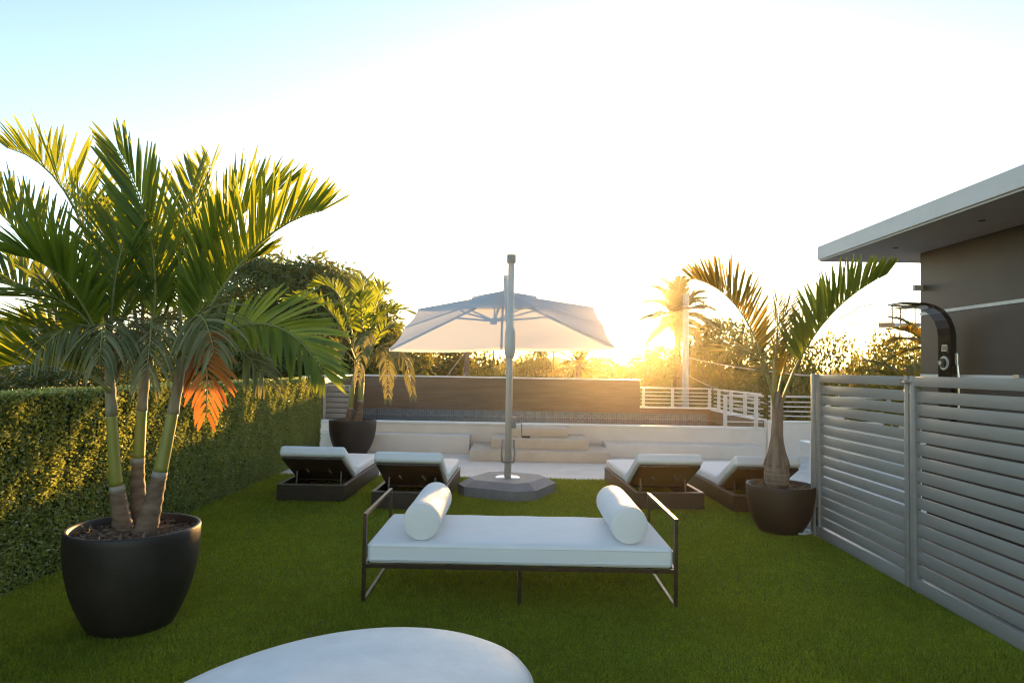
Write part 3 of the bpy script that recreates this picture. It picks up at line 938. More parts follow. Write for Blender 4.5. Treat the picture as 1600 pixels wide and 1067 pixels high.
# ------------------------------------------------------------------ palms
def bez(p0, p1, p2, t):
    return p0 * (1 - t) ** 2 + p1 * (2 * t * (1 - t)) + p2 * t * t
def frond(parent, p0, p1, p2, L, V, A0, A1, droop, nref, kind, pairs=34, t0=.24, lw=.040, rr=.013, seed=0, tatter=0.0, segs=4):
    rg = random.Random(seed)
    p0, p1, p2 = Vector(p0), Vector(p1), Vector(p2)
    nref = Vector(nref)
    vs, fs = [], []
    mats = {'g': 'palm_green', 'o': 'palm_old', 'y': 'palm_yellow', 'd': 'palm_dead', 'b': 'palm_brown'}
    for i in range(pairs + 1):
        u = i / pairs
        t = t0 + (1 - t0) * u
        P = bez(p0, p1, p2, t)
        T = ((p1 - p0) * (1 - t) + (p2 - p1) * t).normalized()
        N = nref - T * nref.dot(T)
        N = N.normalized() if N.length > 1e-3 else Vector((0, -1, 0))
        S = T.cross(N)
        prof = max(.35, min(1.0, .55 + 1.6 * u)) * (1 - .55 * max(0, u - .55) / .45)
        for s in (-1, 1):
            if tatter and rg.random() < tatter * .25:
                continue
            A = rad(A0 + (A1 - A0) * u + rg.uniform(-5, 5))
            v_ = rad(V + rg.uniform(-9, 9))
            d = T * math.cos(A) + (S * (s * math.cos(v_)) + N * math.sin(v_)) * math.sin(A)
            d.normalize()
            ll = L * prof * rg.uniform(.86, 1.08)
            wv = (T - d * T.dot(d))
            wv = wv.normalized() if wv.length > 1e-3 else N
            tw = rg.uniform(-.5, .5)
            wv = (wv * math.cos(tw) + d.cross(wv) * math.sin(tw)).normalized()
            w_ = lw * rg.uniform(.75, 1.15) * (1 - .3 * u)
            q = P + S * (s * rr * .5)
            b0 = len(vs)
            widths = [.5, .92, 1.0, .85, .22] if segs == 4 else [.55, 1.0, .15]
            dr = droop * rg.uniform(.6, 1.5)
            for k in range(segs + 1):
                ww = w_ * widths[k] / 2
                if k == segs:
                    vs.append(tuple(q + wv * ww)); vs.append(tuple(q - wv * ww))
                else:
                    vs.append(tuple(q + wv * ww)); vs.append(tuple(q - wv * ww))
                    q = q + d * (ll / segs)
                    d = (d + Vector((0, 0, -dr))).normalized()
                    wv = (wv - d * wv.dot(d)).normalized()
            for k in range(segs):
                fs.append((b0 + 2 * k, b0 + 2 * k + 1, b0 + 2 * k + 3, b0 + 2 * k + 2))
    o = MB().add(vs, fs).build('frond', mats[kind], parent, smooth=True)
    pts = [bez(p0, p1, p2, k / 10) for k in range(11)]
    MB().tube(pts, [rr * (1.15 - k / 10) if k else rr * 1.5 for k in range(11)], 6).build('midrib', 'midrib_orange' if kind == 'd' else 'midrib', o, smooth=True)
    return o

def stem(parent, pts, radii, zscar, zgreen):
    """ringed trunk, pale leaf scar, green crownshaft, dry sheath on one smooth axis"""
    P = [Vector(q) for q in pts]
    def at(z):
        for i in range(len(P) - 1):
            if z <= P[i + 1].z or i == len(P) - 2:
                f = (z - P[i].z) / (P[i + 1].z - P[i].z)
                return P[i].lerp(P[i + 1], f), radii[i] + (radii[i + 1] - radii[i]) * f
    def sm(z):
        ps = [at(z + dz) for dz in (-.08, -.04, 0, .04, .08)]
        return sum((q[0] for q in ps), Vector()) / 5, sum(q[1] for q in ps) / 5
    def seg(name, za, zb, material, n, ring=0.0, grow=0.0):
        pp, rr = [], []
        for k in range(n + 1):
            z = za + (zb - za) * k / n
            c, r_ = sm(z)
            c.z = z
            pp.append(c)
            rr.append(r_ * (1 + ring * (1 if k % 4 == 0 else (.4 if k % 4 == 1 else 0))) + grow)
        return MB().tube(pp, rr, 18).build(name, material, parent, smooth=True)
    zb = P[0].z
    seg('trunk', zb, zscar, 'trunk_ring', 24, .09)
    seg('leaf_scar', zscar - .002, zscar + .035, 'trunk_scar', 2, 0, .0015)
    seg('crownshaft', zscar + .033, zgreen, 'crownshaft', 14)
    seg('leaf_sheath', zgreen - .01, P[-1].z, 'sheath', 10, .12, .001)
BIG_FRONDS = [
    ((-2.54, 4.25, 1.57), (-2.78, 4.2, 2.14), (-3.34, 4.1, 2.66), 0.47, 58, 56, 30, 0.03, (0, 0, 1), 'g'),
    ((-2.55, 4.3, 1.57), (-2.86, 4.5, 2.89), (-3.5, 4.6, 3.05), 0.47, 60, 54, 28, 0, (0, 0, 1), 'g'),
    ((-2.51, 4.2, 1.57), (-2.63, 4.1, 2.13), (-3.07, 3.9, 1.96), 0.42, 10, 60, 30, 0.12, (0, -0.3, 1), 'g'),
    ((-2.5, 4.2, 1.42), (-2.69, 4.1, 1.67), (-3.17, 4.0, 1.54), 0.36, 70, 55, 35, 0.02, (0, -0.3, 1), 'g'),
    ((-2.54, 4.25, 1.59), (-2.56, 4.05, 2.04), (-2.74, 3.85, 1.62), 0.34, 0, 60, 35, 0.3, (0, -0.6, 1), 'o'),
    ((-2.54, 4.25, 1.59), (-2.4, 3.95, 2.07), (-2.3, 3.75, 1.62), 0.36, -10, 65, 35, 0.45, (0, -0.6, 0.6), 'o'),
    ((-2.43, 4.45, 1.57), (-2.23, 4.4, 2.3), (-2.51, 4.2, 2.92), 0.47, 20, 32, 18, 0, (0.25, -1, 0.2), 'g'),
    ((-2.42, 4.45, 1.57), (-2.22, 4.6, 2.42), (-2.25, 4.9, 3.06), 0.42, 30, 45, 25, 0.05, (-0.3, -0.6, 0.6), 'g'),
    ((-2.43, 4.45, 1.57), (-2.13, 4.0, 2.16), (-2.09, 3.85, 1.54), 0.4, -10, 65, 35, 0.5, (0, -0.6, 0.6), 'o'),
    ((-2.47, 4.5, 1.57), (-2.81, 4.9, 2.47), (-3.41, 5.2, 2.86), 0.46, 40, 55, 28, 0.05, (0, 0, 1), 'g'),
    ((-2.09, 4.25, 1.61), (-1.72, 4.2, 2.46), (-1.22, 4.15, 2.55), 0.47, 60, 54, 28, 0, (0, 0, 1), 'g'),
    ((-2.13, 4.35, 1.61), (-2.18, 4.6, 2.6), (-1.65, 4.8, 2.87), 0.48, 60, 50, 20, 0, (0, 0, 1), 'g'),
    ((-2.07, 4.25, 1.63), (-1.47, 4.1, 2.11), (-1.11, 3.95, 1.55), 0.38, 12, 62, 25, 0.08, (0.35, -0.8, 0.6), 'g'),
    ((-2.05, 4.2, 1.65), (-1.82, 4.05, 1.84), (-1.79, 3.95, 1.32), 0.27, 5, 60, 30, 0.25, (0.1, -1, 0.2), 'd'),
    ((-2.09, 4.3, 1.63), (-1.81, 4.2, 1.91), (-1.49, 4.1, 1.49), 0.3, 0, 60, 30, 0.3, (0.3, -0.6, 0.6), 'o'),
    ((-2.13, 4.35, 1.61), (-2.35, 4.6, 2.33), (-2.31, 4.8, 2.94), 0.46, 30, 45, 25, 0.02, (-0.2, -0.8, 0.4), 'g'),
    ((-2.11, 4.25, 1.63), (-1.86, 3.95, 2.12), (-1.69, 3.8, 1.67), 0.36, 0, 65, 35, 0.4, (0, -0.6, 0.6), 'o'),
    ((-2.11, 4.3, 1.61), (-2.04, 4.5, 2.23), (-1.78, 4.7, 2.36), 0.42, 40, 55, 28, 0.05, (0, 0, 1), 'g'),
    ((-2.47, 4.5, 1.57), (-2.7, 4.8, 2.36), (-2.77, 5.3, 2.79), 0.44, 30, 55, 28, 0.05, (0, -0.4, 1), 'g'),
    ((-2.57, 4.3, 1.59), (-2.6, 4.3, 2.28), (-2.54, 4.5, 2.61), 0.42, 35, 55, 28, 0.05, (0, -0.4, 1), 'g'),
    ((-2.54, 4.25, 1.57), (-3.03, 4.6, 2.01), (-3.66, 4.9, 2.31), 0.42, 35, 55, 28, 0.05, (0, 0, 1), 'g'),
    ((-2.54, 4.25, 1.57), (-3.05, 4.3, 2.15), (-3.58, 4.2, 2.24), 0.44, 25, 55, 28, 0.08, (0, -0.2, 1), 'g'),
    ((-2.54, 4.25, 1.59), (-2.36, 4.05, 1.97), (-2.26, 3.95, 1.64), 0.3, 0, 55, 30, 0.45, (0, -0.6, 0.6), 'b'),
    ((-2.43, 4.45, 1.57), (-2.48, 4.7, 2.17), (-2.36, 4.9, 2.19), 0.36, 10, 55, 30, 0.3, (0, -0.3, 1), 'b'),
    ((-2.57, 4.3, 1.57), (-2.59, 4.5, 2.22), (-2.39, 4.6, 2.33), 0.4, 30, 50, 28, 0.05, (0, -0.4, 1), 'g'),
    ((-2.54, 4.25, 1.57), (-2.61, 4.0, 2.19), (-2.81, 3.8, 2.19), 0.42, 40, 56, 30, 0.06, (0, -0.3, 1), 'g'),
    ((-2.11, 4.3, 1.61), (-1.94, 4.2, 2.15), (-1.76, 4.2, 2.55), 0.42, 50, 52, 26, 0.02, (0, -0.3, 1), 'g'),
    ((-2.54, 4.25, 1.57), (-2.87, 4.3, 1.86), (-3.31, 4.4, 1.82), 0.38, 40, 56, 30, 0.06, (0, -0.2, 1), 'g'),
]
REAR_FRONDS = [
    ((-2.88, 12.45, 1.52), (-3.32, 12.4, 3.01), (-4.18, 12.37, 2.78), 0.38, 35, 58, 28, 0.1, (0, 0, 1), 'g'),
    ((-2.88, 12.45, 1.52), (-3.2, 12.6, 3.34), (-3.79, 12.69, 3.06), 0.38, 35, 58, 28, 0.08, (0, 0, 1), 'g'),
    ((-2.81, 12.45, 1.53), (-2.73, 12.1, 3.22), (-2.92, 11.89, 2.73), 0.38, 20, 58, 28, 0.12, (0, -0.5, 1), 'g'),
    ((-2.77, 12.45, 1.53), (-2.58, 12.4, 2.97), (-1.87, 12.37, 2.54), 0.36, 25, 55, 28, 0.1, (0, 0, 1), 'g'),
    ((-2.77, 12.45, 1.53), (-2.12, 12.3, 2.67), (-1.84, 12.21, 1.09), 0.34, 0, 58, 30, 0.25, (0.3, -0.4, 0.8), 'o'),
    ((-2.77, 12.45, 1.53), (-2.22, 12.0, 2.53), (-2.2, 11.73, 1.06), 0.34, 0, 60, 30, 0.3, (0.2, -0.6, 0.6), 'o'),
    ((-2.88, 12.45, 1.52), (-3.36, 12.4, 2.43), (-4.01, 12.37, 1.71), 0.36, 10, 58, 30, 0.2, (0, -0.2, 1), 'g'),
    ((-2.81, 12.45, 1.53), (-2.57, 11.9, 2.97), (-2.68, 11.57, 1.4), 0.34, 0, 60, 30, 0.4, (0, -0.6, 0.6), 'o'),
    ((-2.81, 12.45, 1.53), (-2.6, 12.7, 3.3), (-2.48, 12.85, 3.05), 0.36, 30, 55, 28, 0.08, (0, -0.2, 1), 'g'),
    ((-2.81, 12.45, 1.53), (-3.01, 12.8, 3.43), (-2.87, 13.01, 3.21), 0.36, 30, 50, 28, 0.05, (0, -0.4, 1), 'g'),
    ((-2.88, 12.45, 1.52), (-3.15, 12.0, 2.63), (-3.4, 11.73, 2.16), 0.34, 10, 58, 30, 0.25, (0, -0.4, 1), 'o'),
    ((-2.77, 12.45, 1.53), (-2.49, 12.7, 2.7), (-2.21, 12.85, 2.23), 0.34, 20, 58, 30, 0.15, (0, -0.2, 1), 'g'),
    ((-2.81, 12.45, 1.53), (-3.09, 12.2, 2.76), (-3.22, 12.05, 2.63), 0.34, 20, 58, 30, 0.15, (0, -0.3, 1), 'g'),
    ((-2.81, 12.45, 1.53), (-2.49, 12.1, 2.76), (-2.44, 11.89, 2.41), 0.34, 10, 58, 30, 0.25, (0, -0.5, 1), 'g'),
    ((-2.81, 12.45, 1.53), (-3.17, 12.1, 2.64), (-3.2, 11.89, 1.5), 0.4, 0, 60, 30, 0.4, (0, -0.5, 0.6), 'o'),
]
BOTTLE_FRONDS = [
    ((2.65, 7.0, 1.23), (2.42, 7.0, 2.46), (1.8, 7.0, 2.55), 0.44, 66, 62, 36, 0, (0, 0, 1), 'y'),
    ((2.69, 7.0, 1.23), (2.98, 7.0, 2.25), (3.79, 7.0, 2.64), 0.48, 68, 64, 34, 0, (0, 0, 1), 'g'),
    ((2.65, 7.0, 1.23), (2.61, 7.1, 1.85), (2.9, 7.2, 2.4), 0.34, 20, 40, 25, 0.02, (0.6, -0.6, 0.3), 'y'),
    ((2.65, 7.0, 1.23), (2.74, 7.2, 1.96), (2.82, 7.4, 2.39), 0.32, 20, 40, 25, 0.02, (0.4, -0.8, 0.2), 'y'),
    ((2.64, 7.0, 1.23), (2.5, 6.9, 2.01), (2.04, 6.8, 1.8), 0.34, 5, 55, 30, 0.12, (0, -0.6, 0.8), 'o'),
    ((2.66, 7.0, 1.23), (2.79, 7.2, 1.89), (3.23, 7.4, 2.26), 0.36, 45, 50, 25, 0.05, (0, -0.2, 1), 'y'),
]
pl = thing('potted_palm', (-2.33, 4.22, .52), 'big three-stemmed palm in the left foreground planter with one orange frond', 'palm', 'potted palms')
stem(pl, [(-2.43, 4.30, .50), (-2.455, 4.30, .61), (-2.49, 4.27, .89), (-2.52, 4.25, 1.31), (-2.55, 4.25, 1.66)], [.065, .054, .037, .030, .024], .80, 1.28)
stem(pl, [(-2.40, 4.45, .50), (-2.43, 4.45, .61), (-2.45, 4.45, .86), (-2.44, 4.45, 1.25), (-2.42, 4.45, 1.66)], [.065, .054, .039, .031, .025], .95, 1.30)
stem(pl, [(-2.27, 4.20, .50), (-2.24, 4.20, .61), (-2.19, 4.22, .90), (-2.13, 4.25, 1.31), (-2.08, 4.25, 1.68)], [.075, .062, .042, .031, .024], .90, 1.30)
for i, a in enumerate(BIG_FRONDS):
    f = frond(pl, *a, seed=100 + i, tatter=.5 if a[-1] == 'o' else .1, lw=.030 if a[-1] == 'g' else (.021 if a[-1] in 'ob' else .034), pairs={'g': 36, 'd': 16, 'o': 28, 'b': 18}[a[-1]], t0=.16 if a[-1] == 'd' else .24)
    if a[-1] == 'd':
        f['label'] = 'dried orange frond hanging down'
pl = thing('potted_palm', (-2.93, 12.32, .56), 'bushy double-stemmed palm in the planter at the hedge end', 'palm', 'potted palms')
stem(pl, [(-3.02, 12.3, .55), (-3.00, 12.3, .66), (-2.97, 12.3, .90), (-2.95, 12.35, 1.3), (-2.89, 12.4, 1.62)], [.08, .06, .045, .04, .03], .82, 1.25)
stem(pl, [(-2.86, 12.3, .55), (-2.83, 12.3, .66), (-2.80, 12.3, .90), (-2.80, 12.35, 1.3), (-2.80, 12.4, 1.62)], [.09, .07, .055, .05, .035], .95, 1.30)
for i, a in enumerate(REAR_FRONDS):
    frond(pl, *a, seed=200 + i, tatter=.3, pairs=26, lw=.05)
pl = thing('bottle_palm', (2.68, 7.0, .42), 'small bottle palm with swollen trunk in the planter by the gate', 'palm', 'potted palms')
prof = [(0.06, .42), (.095, .47), (.118, .53), (.120, .60), (.108, .645), (.112, .655), (.098, .70), (.080, .78), (.068, .88), (.060, .98), (.055, 1.10), (.055, 1.22), (.045, 1.34), (.02, 1.42)]
vs, fs = [], []
for i, (r_, z) in enumerate(prof):
    for k in range(28):
        a = 2 * math.pi * k / 28
        rr = r_ * (1 + .035 * math.sin(5 * a + z * 7) * (z > .64)) + (.006 if i in (2, 4) else 0)
        vs.append((2.66 + .012 * (z - .5) + rr * math.cos(a), 7.0 + rr * math.sin(a), z))
for i in range(len(prof) - 1):
    for k in range(28):
        fs.append((i * 28 + k, i * 28 + (k + 1) % 28, i * 28 + 28 + (k + 1) % 28, i * 28 + 28 + k))
MB().add(vs, fs).build('trunk', 'bottle_trunk', pl, smooth=True)
b = MB()
for z in (.50, .545, .59, .635):
    b.lathe([(.0, z - .006), (.1235 if z > .51 and z < .62 else .116, z - .004), (.1245 if z > .51 and z < .62 else .117, z), (.0, z + .006)], (2.662, 7.0, 0), 28)
b.build('trunk_rings', 'trunk_scar', pl, smooth=True)
for k in range(7):
    a = k * .9
    b = MB()
    pts = [(2.664 + math.cos(a) * r_, 7.0 + math.sin(a) * r_, z) for r_, z in ((.112, .66), (.098, .72), (.076, .80), (.066, .88), (.060, .94 + .05 * (k % 3)))]
    b.tube(pts, [.022, .022, .014, .009, .003], 6).build('leaf_base', 'bottle_trunk', pl, smooth=True)
for i, a in enumerate(BOTTLE_FRONDS):
    frond(pl, *a, seed=300 + i, tatter=.2, pairs=40 if i < 2 else 24, lw=(.029, .044)[i] if i < 2 else .02, t0=.28, rr=.014)

# ------------------------------------------------------------------ chair behind the gate
ch = thing('garden_chair', (5.12, 11.6, 0), 'white plastic chair half hidden behind the gate', 'chair')
MB().box(4.88, 5.36, 11.36, 11.82, .43, .46, .01).build('seat', 'white_plastic', ch)
for x, y, dx, dy in ((4.9, 11.38, -.06, -.06), (5.34, 11.38, .06, -.06), (4.9, 11.80, -.06, .05), (5.34, 11.80, .06, .05)):
    MB().tube([(x, y, .432), (x + dx, y + dy, 0)], [.018, .014], 8).build('leg', 'white_plastic', ch)
b = MB()
vs, fs = [], []
for i in range(7):
    z = .45 + i * .08
    for k in range(7):
        u = (k / 6 - .5)
        for dy in (0, .018):
            vs.append((5.12 + u * (.48 + .01 * i), 11.38 - .02 * i - .10 * (.25 - u * u) + dy, z))
for i in range(6):
    for k in range(6):
        a = (i * 7 + k) * 2
        fs += [(a, a + 2, a + 16, a + 14), (a + 1, a + 15, a + 17, a + 3)]
for i in range(6):
    for k in (0, 6):
        a = (i * 7 + k) * 2
        fs.append((a, a + 1, a + 15, a + 14))
for k in range(6):
    a = (42 + k) * 2
    fs.append((a, a + 2, a + 3, a + 1))
b.add(vs, fs).build('backrest', 'white_plastic', ch)

# ------------------------------------------------------------------ litter on the lawn
tw = MB().tube([(-1.215, 4.09, .030), (-1.19, 4.06, .040), (-1.16, 4.02, .034)], [.003, .0035, .002], 5).build('dry_twig', 'mulch', None, (-1.19, 4.06, .03))
tag(tw, 'short dry twig on the turf, the one nearer the white pebble table', 'twig', 'dry twigs')
tw = MB().tube([(-1.195, 4.16, .032), (-1.165, 4.20, .046), (-1.135, 4.275, .036)], [.002, .003, .002], 5).build('dry_twig', 'mulch', None, (-1.165, 4.2, .03))
tag(tw, 'thin dry twig on the turf, the one nearer the daybed', 'twig', 'dry twigs')
# ------------------------------------------------------------------ trees
def crown_mesh(lobes, clumps, per, length, width, droop, seed, clump_r=.45, fill=.35):
    """lobes: (centre, radii); leaves grow in clumps spread over and inside the lobes"""
    rg = np.random.default_rng(seed)
    vols = np.array([r_[0] * r_[1] + r_[2] * r_[0] for _, r_ in lobes])
    pick = rg.choice(len(lobes), clumps, p=vols / vols.sum())
    C = np.array([l[0] for l in lobes], float)[pick]
    R = np.array([l[1] for l in lobes], float)[pick]
    d = unit(rg.normal(0, 1, (clumps, 3)))
    d[:, 2] = np.where(d[:, 2] < -.5, -d[:, 2], d[:, 2])
    sh = np.where(rg.uniform(0, 1, clumps) < fill, rg.uniform(.4, .85, clumps), rg.uniform(.85, 1.07, clumps))
    cc = C + d * R * sh[:, None]
    cr_ = clump_r * rg.uniform(.6, 1.35, clumps)
    n = clumps * per
    idx = np.repeat(np.arange(clumps), per)
    ld = unit(rg.normal(0, 1, (n, 3)) + d[idx] * .6)
    pos = cc[idx] + ld * (cr_[idx] * rg.uniform(.15, 1.0, n))[:, None] * np.array([1, 1, .8])
    dr = unit(ld * .9 + rg.normal(0, .45, (n, 3)) + np.array([0, 0, -droop]))
    wd = unit(np.cross(dr, rg.normal(0, 1, (n, 3))))
    return leaf_quads(pos, dr, wd, length * rg.uniform(.6, 1.25, n), width * rg.uniform(.7, 1.2, n))


def make_tree(name, loc, label, lobes, clumps, per, length, width, droop, seed, leaf='leaf_tree', clump_r=.45, trunk_r=.2, fork=.5, group=None):
    """lobes in metres relative to the foot of the trunk"""
    t = thing(name, loc, label, 'tree', group)
    base = Vector(loc)
    rg = random.Random(seed)
    low = min(l[0][2] - l[1][2] * .4 for l in lobes)
    b = MB()
    top = base + Vector((0, 0, max(low, 1.0)))
    b.tube([base, base + Vector((.05, .03, (top.z - base.z) * .5)), top], [trunk_r * 1.25, trunk_r, trunk_r * .85], 10)
    for c, r_ in lobes:
        e = base + Vector(c)
        mid = top.lerp(e, .5) + Vector((rg.uniform(-.3, .3), rg.uniform(-.3, .3), -.25))
        b.tube([top - Vector((0, 0, .1)), mid, e, e + Vector((rg.uniform(-1, 1) * r_[0] * .5, rg.uniform(-1, 1) * r_[1] * .5, r_[2] * .6))], [trunk_r * .6, trunk_r * .38, trunk_r * .2, trunk_r * .08], 7)
    b.build('trunk', 'bark', t, smooth=True)
    v, f = crown_mesh(lobes, clumps, per, length, width, droop, seed, clump_r)
    me = np_mesh('crown', v + np.array(loc), f)
    link('crown', me, leaf, t)
    return t

# the big mango tree behind the hedge
make_tree('mango_tree', (-7.2, 24, GZ), 'tall dark mango tree with drooping leaves rising behind the hedge',
          [((-2.0, 0, 10.2), (1.7, 2.0, 1.7)), ((.1, .3, 10.3), (1.7, 2, 1.35)), ((1.5, 0, 9.6), (1.25, 1.8, 1.15)), ((-1.6, 0, 8.2), (2.4, 2.5, 2.0)),
           ((.9, -.3, 8.0), (2.0, 2.4, 1.9)), ((2.4, 0, 8.9), (.75, .9, .5)), ((0, 0, 6.4), (3.0, 2.6, 1.8)), ((-3.2, .2, 7.0), (1.6, 1.8, 2.0))],
          1500, 26, .38, .085, .8, 11, 'leaf_mango', clump_r=.46, trunk_r=.32)
make_tree('leafy_tree', (-12.8, 26, GZ), 'dark green tree behind the big palm and hedge, left of the mango',
          [((0, 0, 8.0), (2.6, 2.4, 2.0)), ((1.8, 0, 9.0), (1.8, 1.8, 1.7)), ((-1.8, 0, 7.0), (2.0, 2, 1.8))], 420, 24, .28, .08, .5, 12, 'leaf_mango', clump_r=.5)
make_tree('leafy_tree', (-16.5, 22, GZ), 'low green tree seen over the hedge at the left picture edge',
          [((0, 0, 6.5), (2.4, 2.2, 1.3)), ((1.9, .3, 6.8), (1.5, 1.6, 1.4)), ((-1.7, 0, 6.3), (1.9, 2, 1.2))], 380, 24, .24, .08, .4, 13, 'leaf_tree', clump_r=.45)

# one variant each, then individual trees as copies with their own size and turn
def proto(seed, leaf, lobes, clumps, per, length, width, droop, clump_r):
    v, f = crown_mesh(lobes, clumps, per, length, width, droop, seed, clump_r)
    return np_mesh('crown', v, f), leaf, lobes
LB_A = [((0, 0, 6.4), (2.4, 2.4, 1.9)), ((1.6, .2, 6.0), (1.6, 1.6, 1.4)), ((-1.5, -.3, 5.8), (1.8, 1.7, 1.5)), ((.2, -.8, 7.4), (1.3, 1.3, 1.0)), ((0, 0, 4.6), (2.6, 2.6, 1.5))]
LB_B = [((0, 0, 6.6), (2.0, 2.0, 2.0)), ((.9, .6, 5.6), (1.9, 1.8, 1.6)), ((-1.1, 0, 5.2), (1.8, 1.8, 1.7)), ((0, 0, 4.0), (2.2, 2.2, 1.4))]
LB_C = [((-1.8, 0, 6.6), (1.2, 1.3, .9)), ((.1, .3, 7.2), (1.5, 1.4, 1.0)), ((1.9, -.2, 6.7), (1.2, 1.2, .9)), ((-.8, 0, 5.4), (2.2, 2, 1.4)), ((1.2, 0, 5.2), (2.0, 2, 1.4)), ((0, 0, 4.0), (2.8, 2.6, 1.3))]
protos = [proto(21, 'leaf_tree', LB_A, 420, 26, .26, .12, .3, .48), proto(22, 'leaf_light', LB_B, 360, 26, .24, .11, .3, .46), proto(23, 'leaf_light', LB_C, 400, 22, .22, .10, .25, .42)]
trunk_meshes = []
for k, (cm, leaf, lobes) in enumerate(protos):
    cm.materials.append(MATS[leaf])
    b = MB()
    b.tube([(0, 0, 0), (.06, .02, 1.8), (0, 0, 3.4)], [.26, .2, .17], 9)
    for c, r_ in lobes[:4]:
        b.tube([(0, 0, 3.3), (c[0] * .5, c[1] * .5, 4.4), (c[0], c[1], c[2] + r_[2] * .5)], [.13, .08, .03], 6)
    tm = b.mesh('trunk')
    tm.materials.append(MATS['bark'])
    trunk_meshes.append(tm)

def place_tree(k, x, y, sx, sz, rot, label):
    t = thing('leafy_tree', (x, y, GZ), label, 'tree', 'garden trees beyond the terrace')
    t.scale = (sx, sx, sz)
    t.rotation_euler.z = rot
    for nm, me in (('crown', protos[k][0]), ('trunk', trunk_meshes[k])):
        o = bpy.data.objects.new(nm, me)
        col.objects.link(o)
        o.parent = t
trees = [
 (1, -4.3, 23, .78, 1.06, .3, 'pale leafy tree under the left corner of the parasol'),
 (0, -3.6, 31, .95, 1.08, 1.1, 'dark tree just left of the wooden pole behind the brown wall'),
 (1, -1.25, 27, .42, 1.0, 2.0, 'narrow light green tree just right of the wooden pole'),
 (2, -1.2, 46, .9, 1.0, .8, 'distant tree seen right under the parasol, left of the mast'),
 (0, 1.05, 40, .50, 1.10, .5, 'dark rounded tree right of the parasol mast under the canopy'),
 (2, 3.0, 52, 1.0, 1.08, 1.9, 'far tree under the right half of the parasol'),
 (0, 5.6, 47, 1.0, 1.03, 2.6, 'far tree directly below the sun'),
 (2, 7.8, 41, .9, 1.08, 4.1, 'tree below the tall palm, left of its trunk'),
 (0, 8.9, 45, .82, 1.13, 1.4, 'dense tree added behind the tall palm trunk to keep sun off the lawn'),  # added so that its crown blocks the low sun from the lawn
 (0, 11.0, 35.5, .98, 1.26, 3.3, 'big round dark tree right of the concrete pole'),
 (0, 9.6, 27, .62, .92, .9, 'dark shrubby tree low behind the pool railing'),
 (1, 12.2, 31, .7, 1.06, 5.0, 'tree filling the gap behind the bottle palm fronds'),
 (2, 11.6, 25, .66, 1.14, 2.2, 'golden lit shrubby tree right of the bottle palm'),
 (1, 13.9, 25.5, .68, 1.09, 1.2, 'golden lit shrubby tree left of the pool house corner'),
 (2, 16.8, 29, .9, 1.15, 3.9, 'tree partly hidden behind the pool house corner'),
 (0, 10.3, 21, .5, .84, 3.0, 'dark low tree just above the gate top'),
 (0, -21, 36, 1.1, 1.1, .4, 'tree beside the flat roofed house at the left edge'),
 (1, -18.5, 30, .8, .98, 1.7, 'light tree in front of the flat roofed house'),
]
for a in trees:
    place_tree(*a)

# far wood that reads as one mass
def far_wood():
    rg = np.random.default_rng(77)
    lobes = []
    for _ in range(110):
        y = rg.uniform(62, 150)
        x = rg.uniform(-.95, .95) * y
        h = rg.uniform(6.6, 8.2) + (y - 60) * .012
        lobes.append(((x, y, GZ + h - 2.2), (rg.uniform(3, 5), rg.uniform(2.5, 4), 2.4)))
    v, f = crown_mesh(lobes, 4200, 18, .75, .42, .2, 78, 1.1, fill=.2)
    tag(link('far_wood', np_mesh('far_wood', v, f), 'leaf_tree'), 'distant belt of trees along the horizon', 'wood', kind='stuff')
far_wood()

# ------------------------------------------------------------------ background palms
def tall_palm(loc, ztop, label, n, L, seed, tr=.16, kind='g', el0=75, el1=-25, leaflet=.5, pairs=26, lw=.075):
    rg = random.Random(seed)
    t = thing('palm_tree', loc, label, 'palm', 'palm trees beyond the terrace')
    b = Vector(loc)
    top = Vector((b.x, b.y, ztop))
    MB().tube([b, b.lerp(top, .5) + Vector((.06, 0, 0)), top, top + Vector((0, 0, L * .2))], [tr * 1.3, tr, tr * .85, tr * .5], 10).build('trunk', 'trunk_ring', t, smooth=True)
    for k in range(n):
        a = 2 * math.pi * (k * .382 + rg.uniform(-.03, .03))
        el = rad(el0 + (el1 - el0) * k / (n - 1) + rg.uniform(-6, 6))
        ll = L * rg.uniform(.85, 1.1)
        h = Vector((math.cos(a), math.sin(a), 0))
        p1 = top + h * (ll * .5 * math.cos(el)) + Vector((0, 0, ll * .55 * math.sin(el) + ll * .12))
        p2 = top + h * (ll * (.35 + .62 * math.cos(el))) + Vector((0, 0, ll * .85 * math.sin(el) - ll * .18 * math.cos(el)))
        frond(t, top, p1, p2, leaflet, 15, 60, 30, .22, (0, 0, 1) if el < 1.1 else (-h.x, -h.y, .3), kind, pairs=pairs, t0=.15, lw=lw, rr=.03, seed=seed * 50 + k, segs=2)
    return t
tall_palm((8.45, 36, GZ), 4.5, 'tall palm beside the sun standing next to the concrete pole', 26, 2.2, 5, tr=.2, kind='o', el0=88, el1=-45, leaflet=.70, pairs=44, lw=.12)
tall_palm((2.55, 28, GZ), 1.7, 'short palm behind the brown wall below the right of the parasol', 12, 1.5, 6, tr=.14, kind='y', leaflet=.45, pairs=20)
tall_palm((7.75, 13.4, GZ), 1.15, 'yellow green feather palm just left of the pool house corner', 13, 1.25, 8, tr=.08, kind='y', el0=70, el1=-20, leaflet=.40)
tall_palm((9.35, 15.6, GZ), 2.25, 'palm crown peeking out behind the pool house corner', 11, 1.1, 9, tr=.09, kind='y', leaflet=.36)
tall_palm((5.0, 33, GZ), .9, 'low palm in front of the tree below the sun', 10, 1.6, 10, tr=.13, kind='y', leaflet=.5, pairs=18)

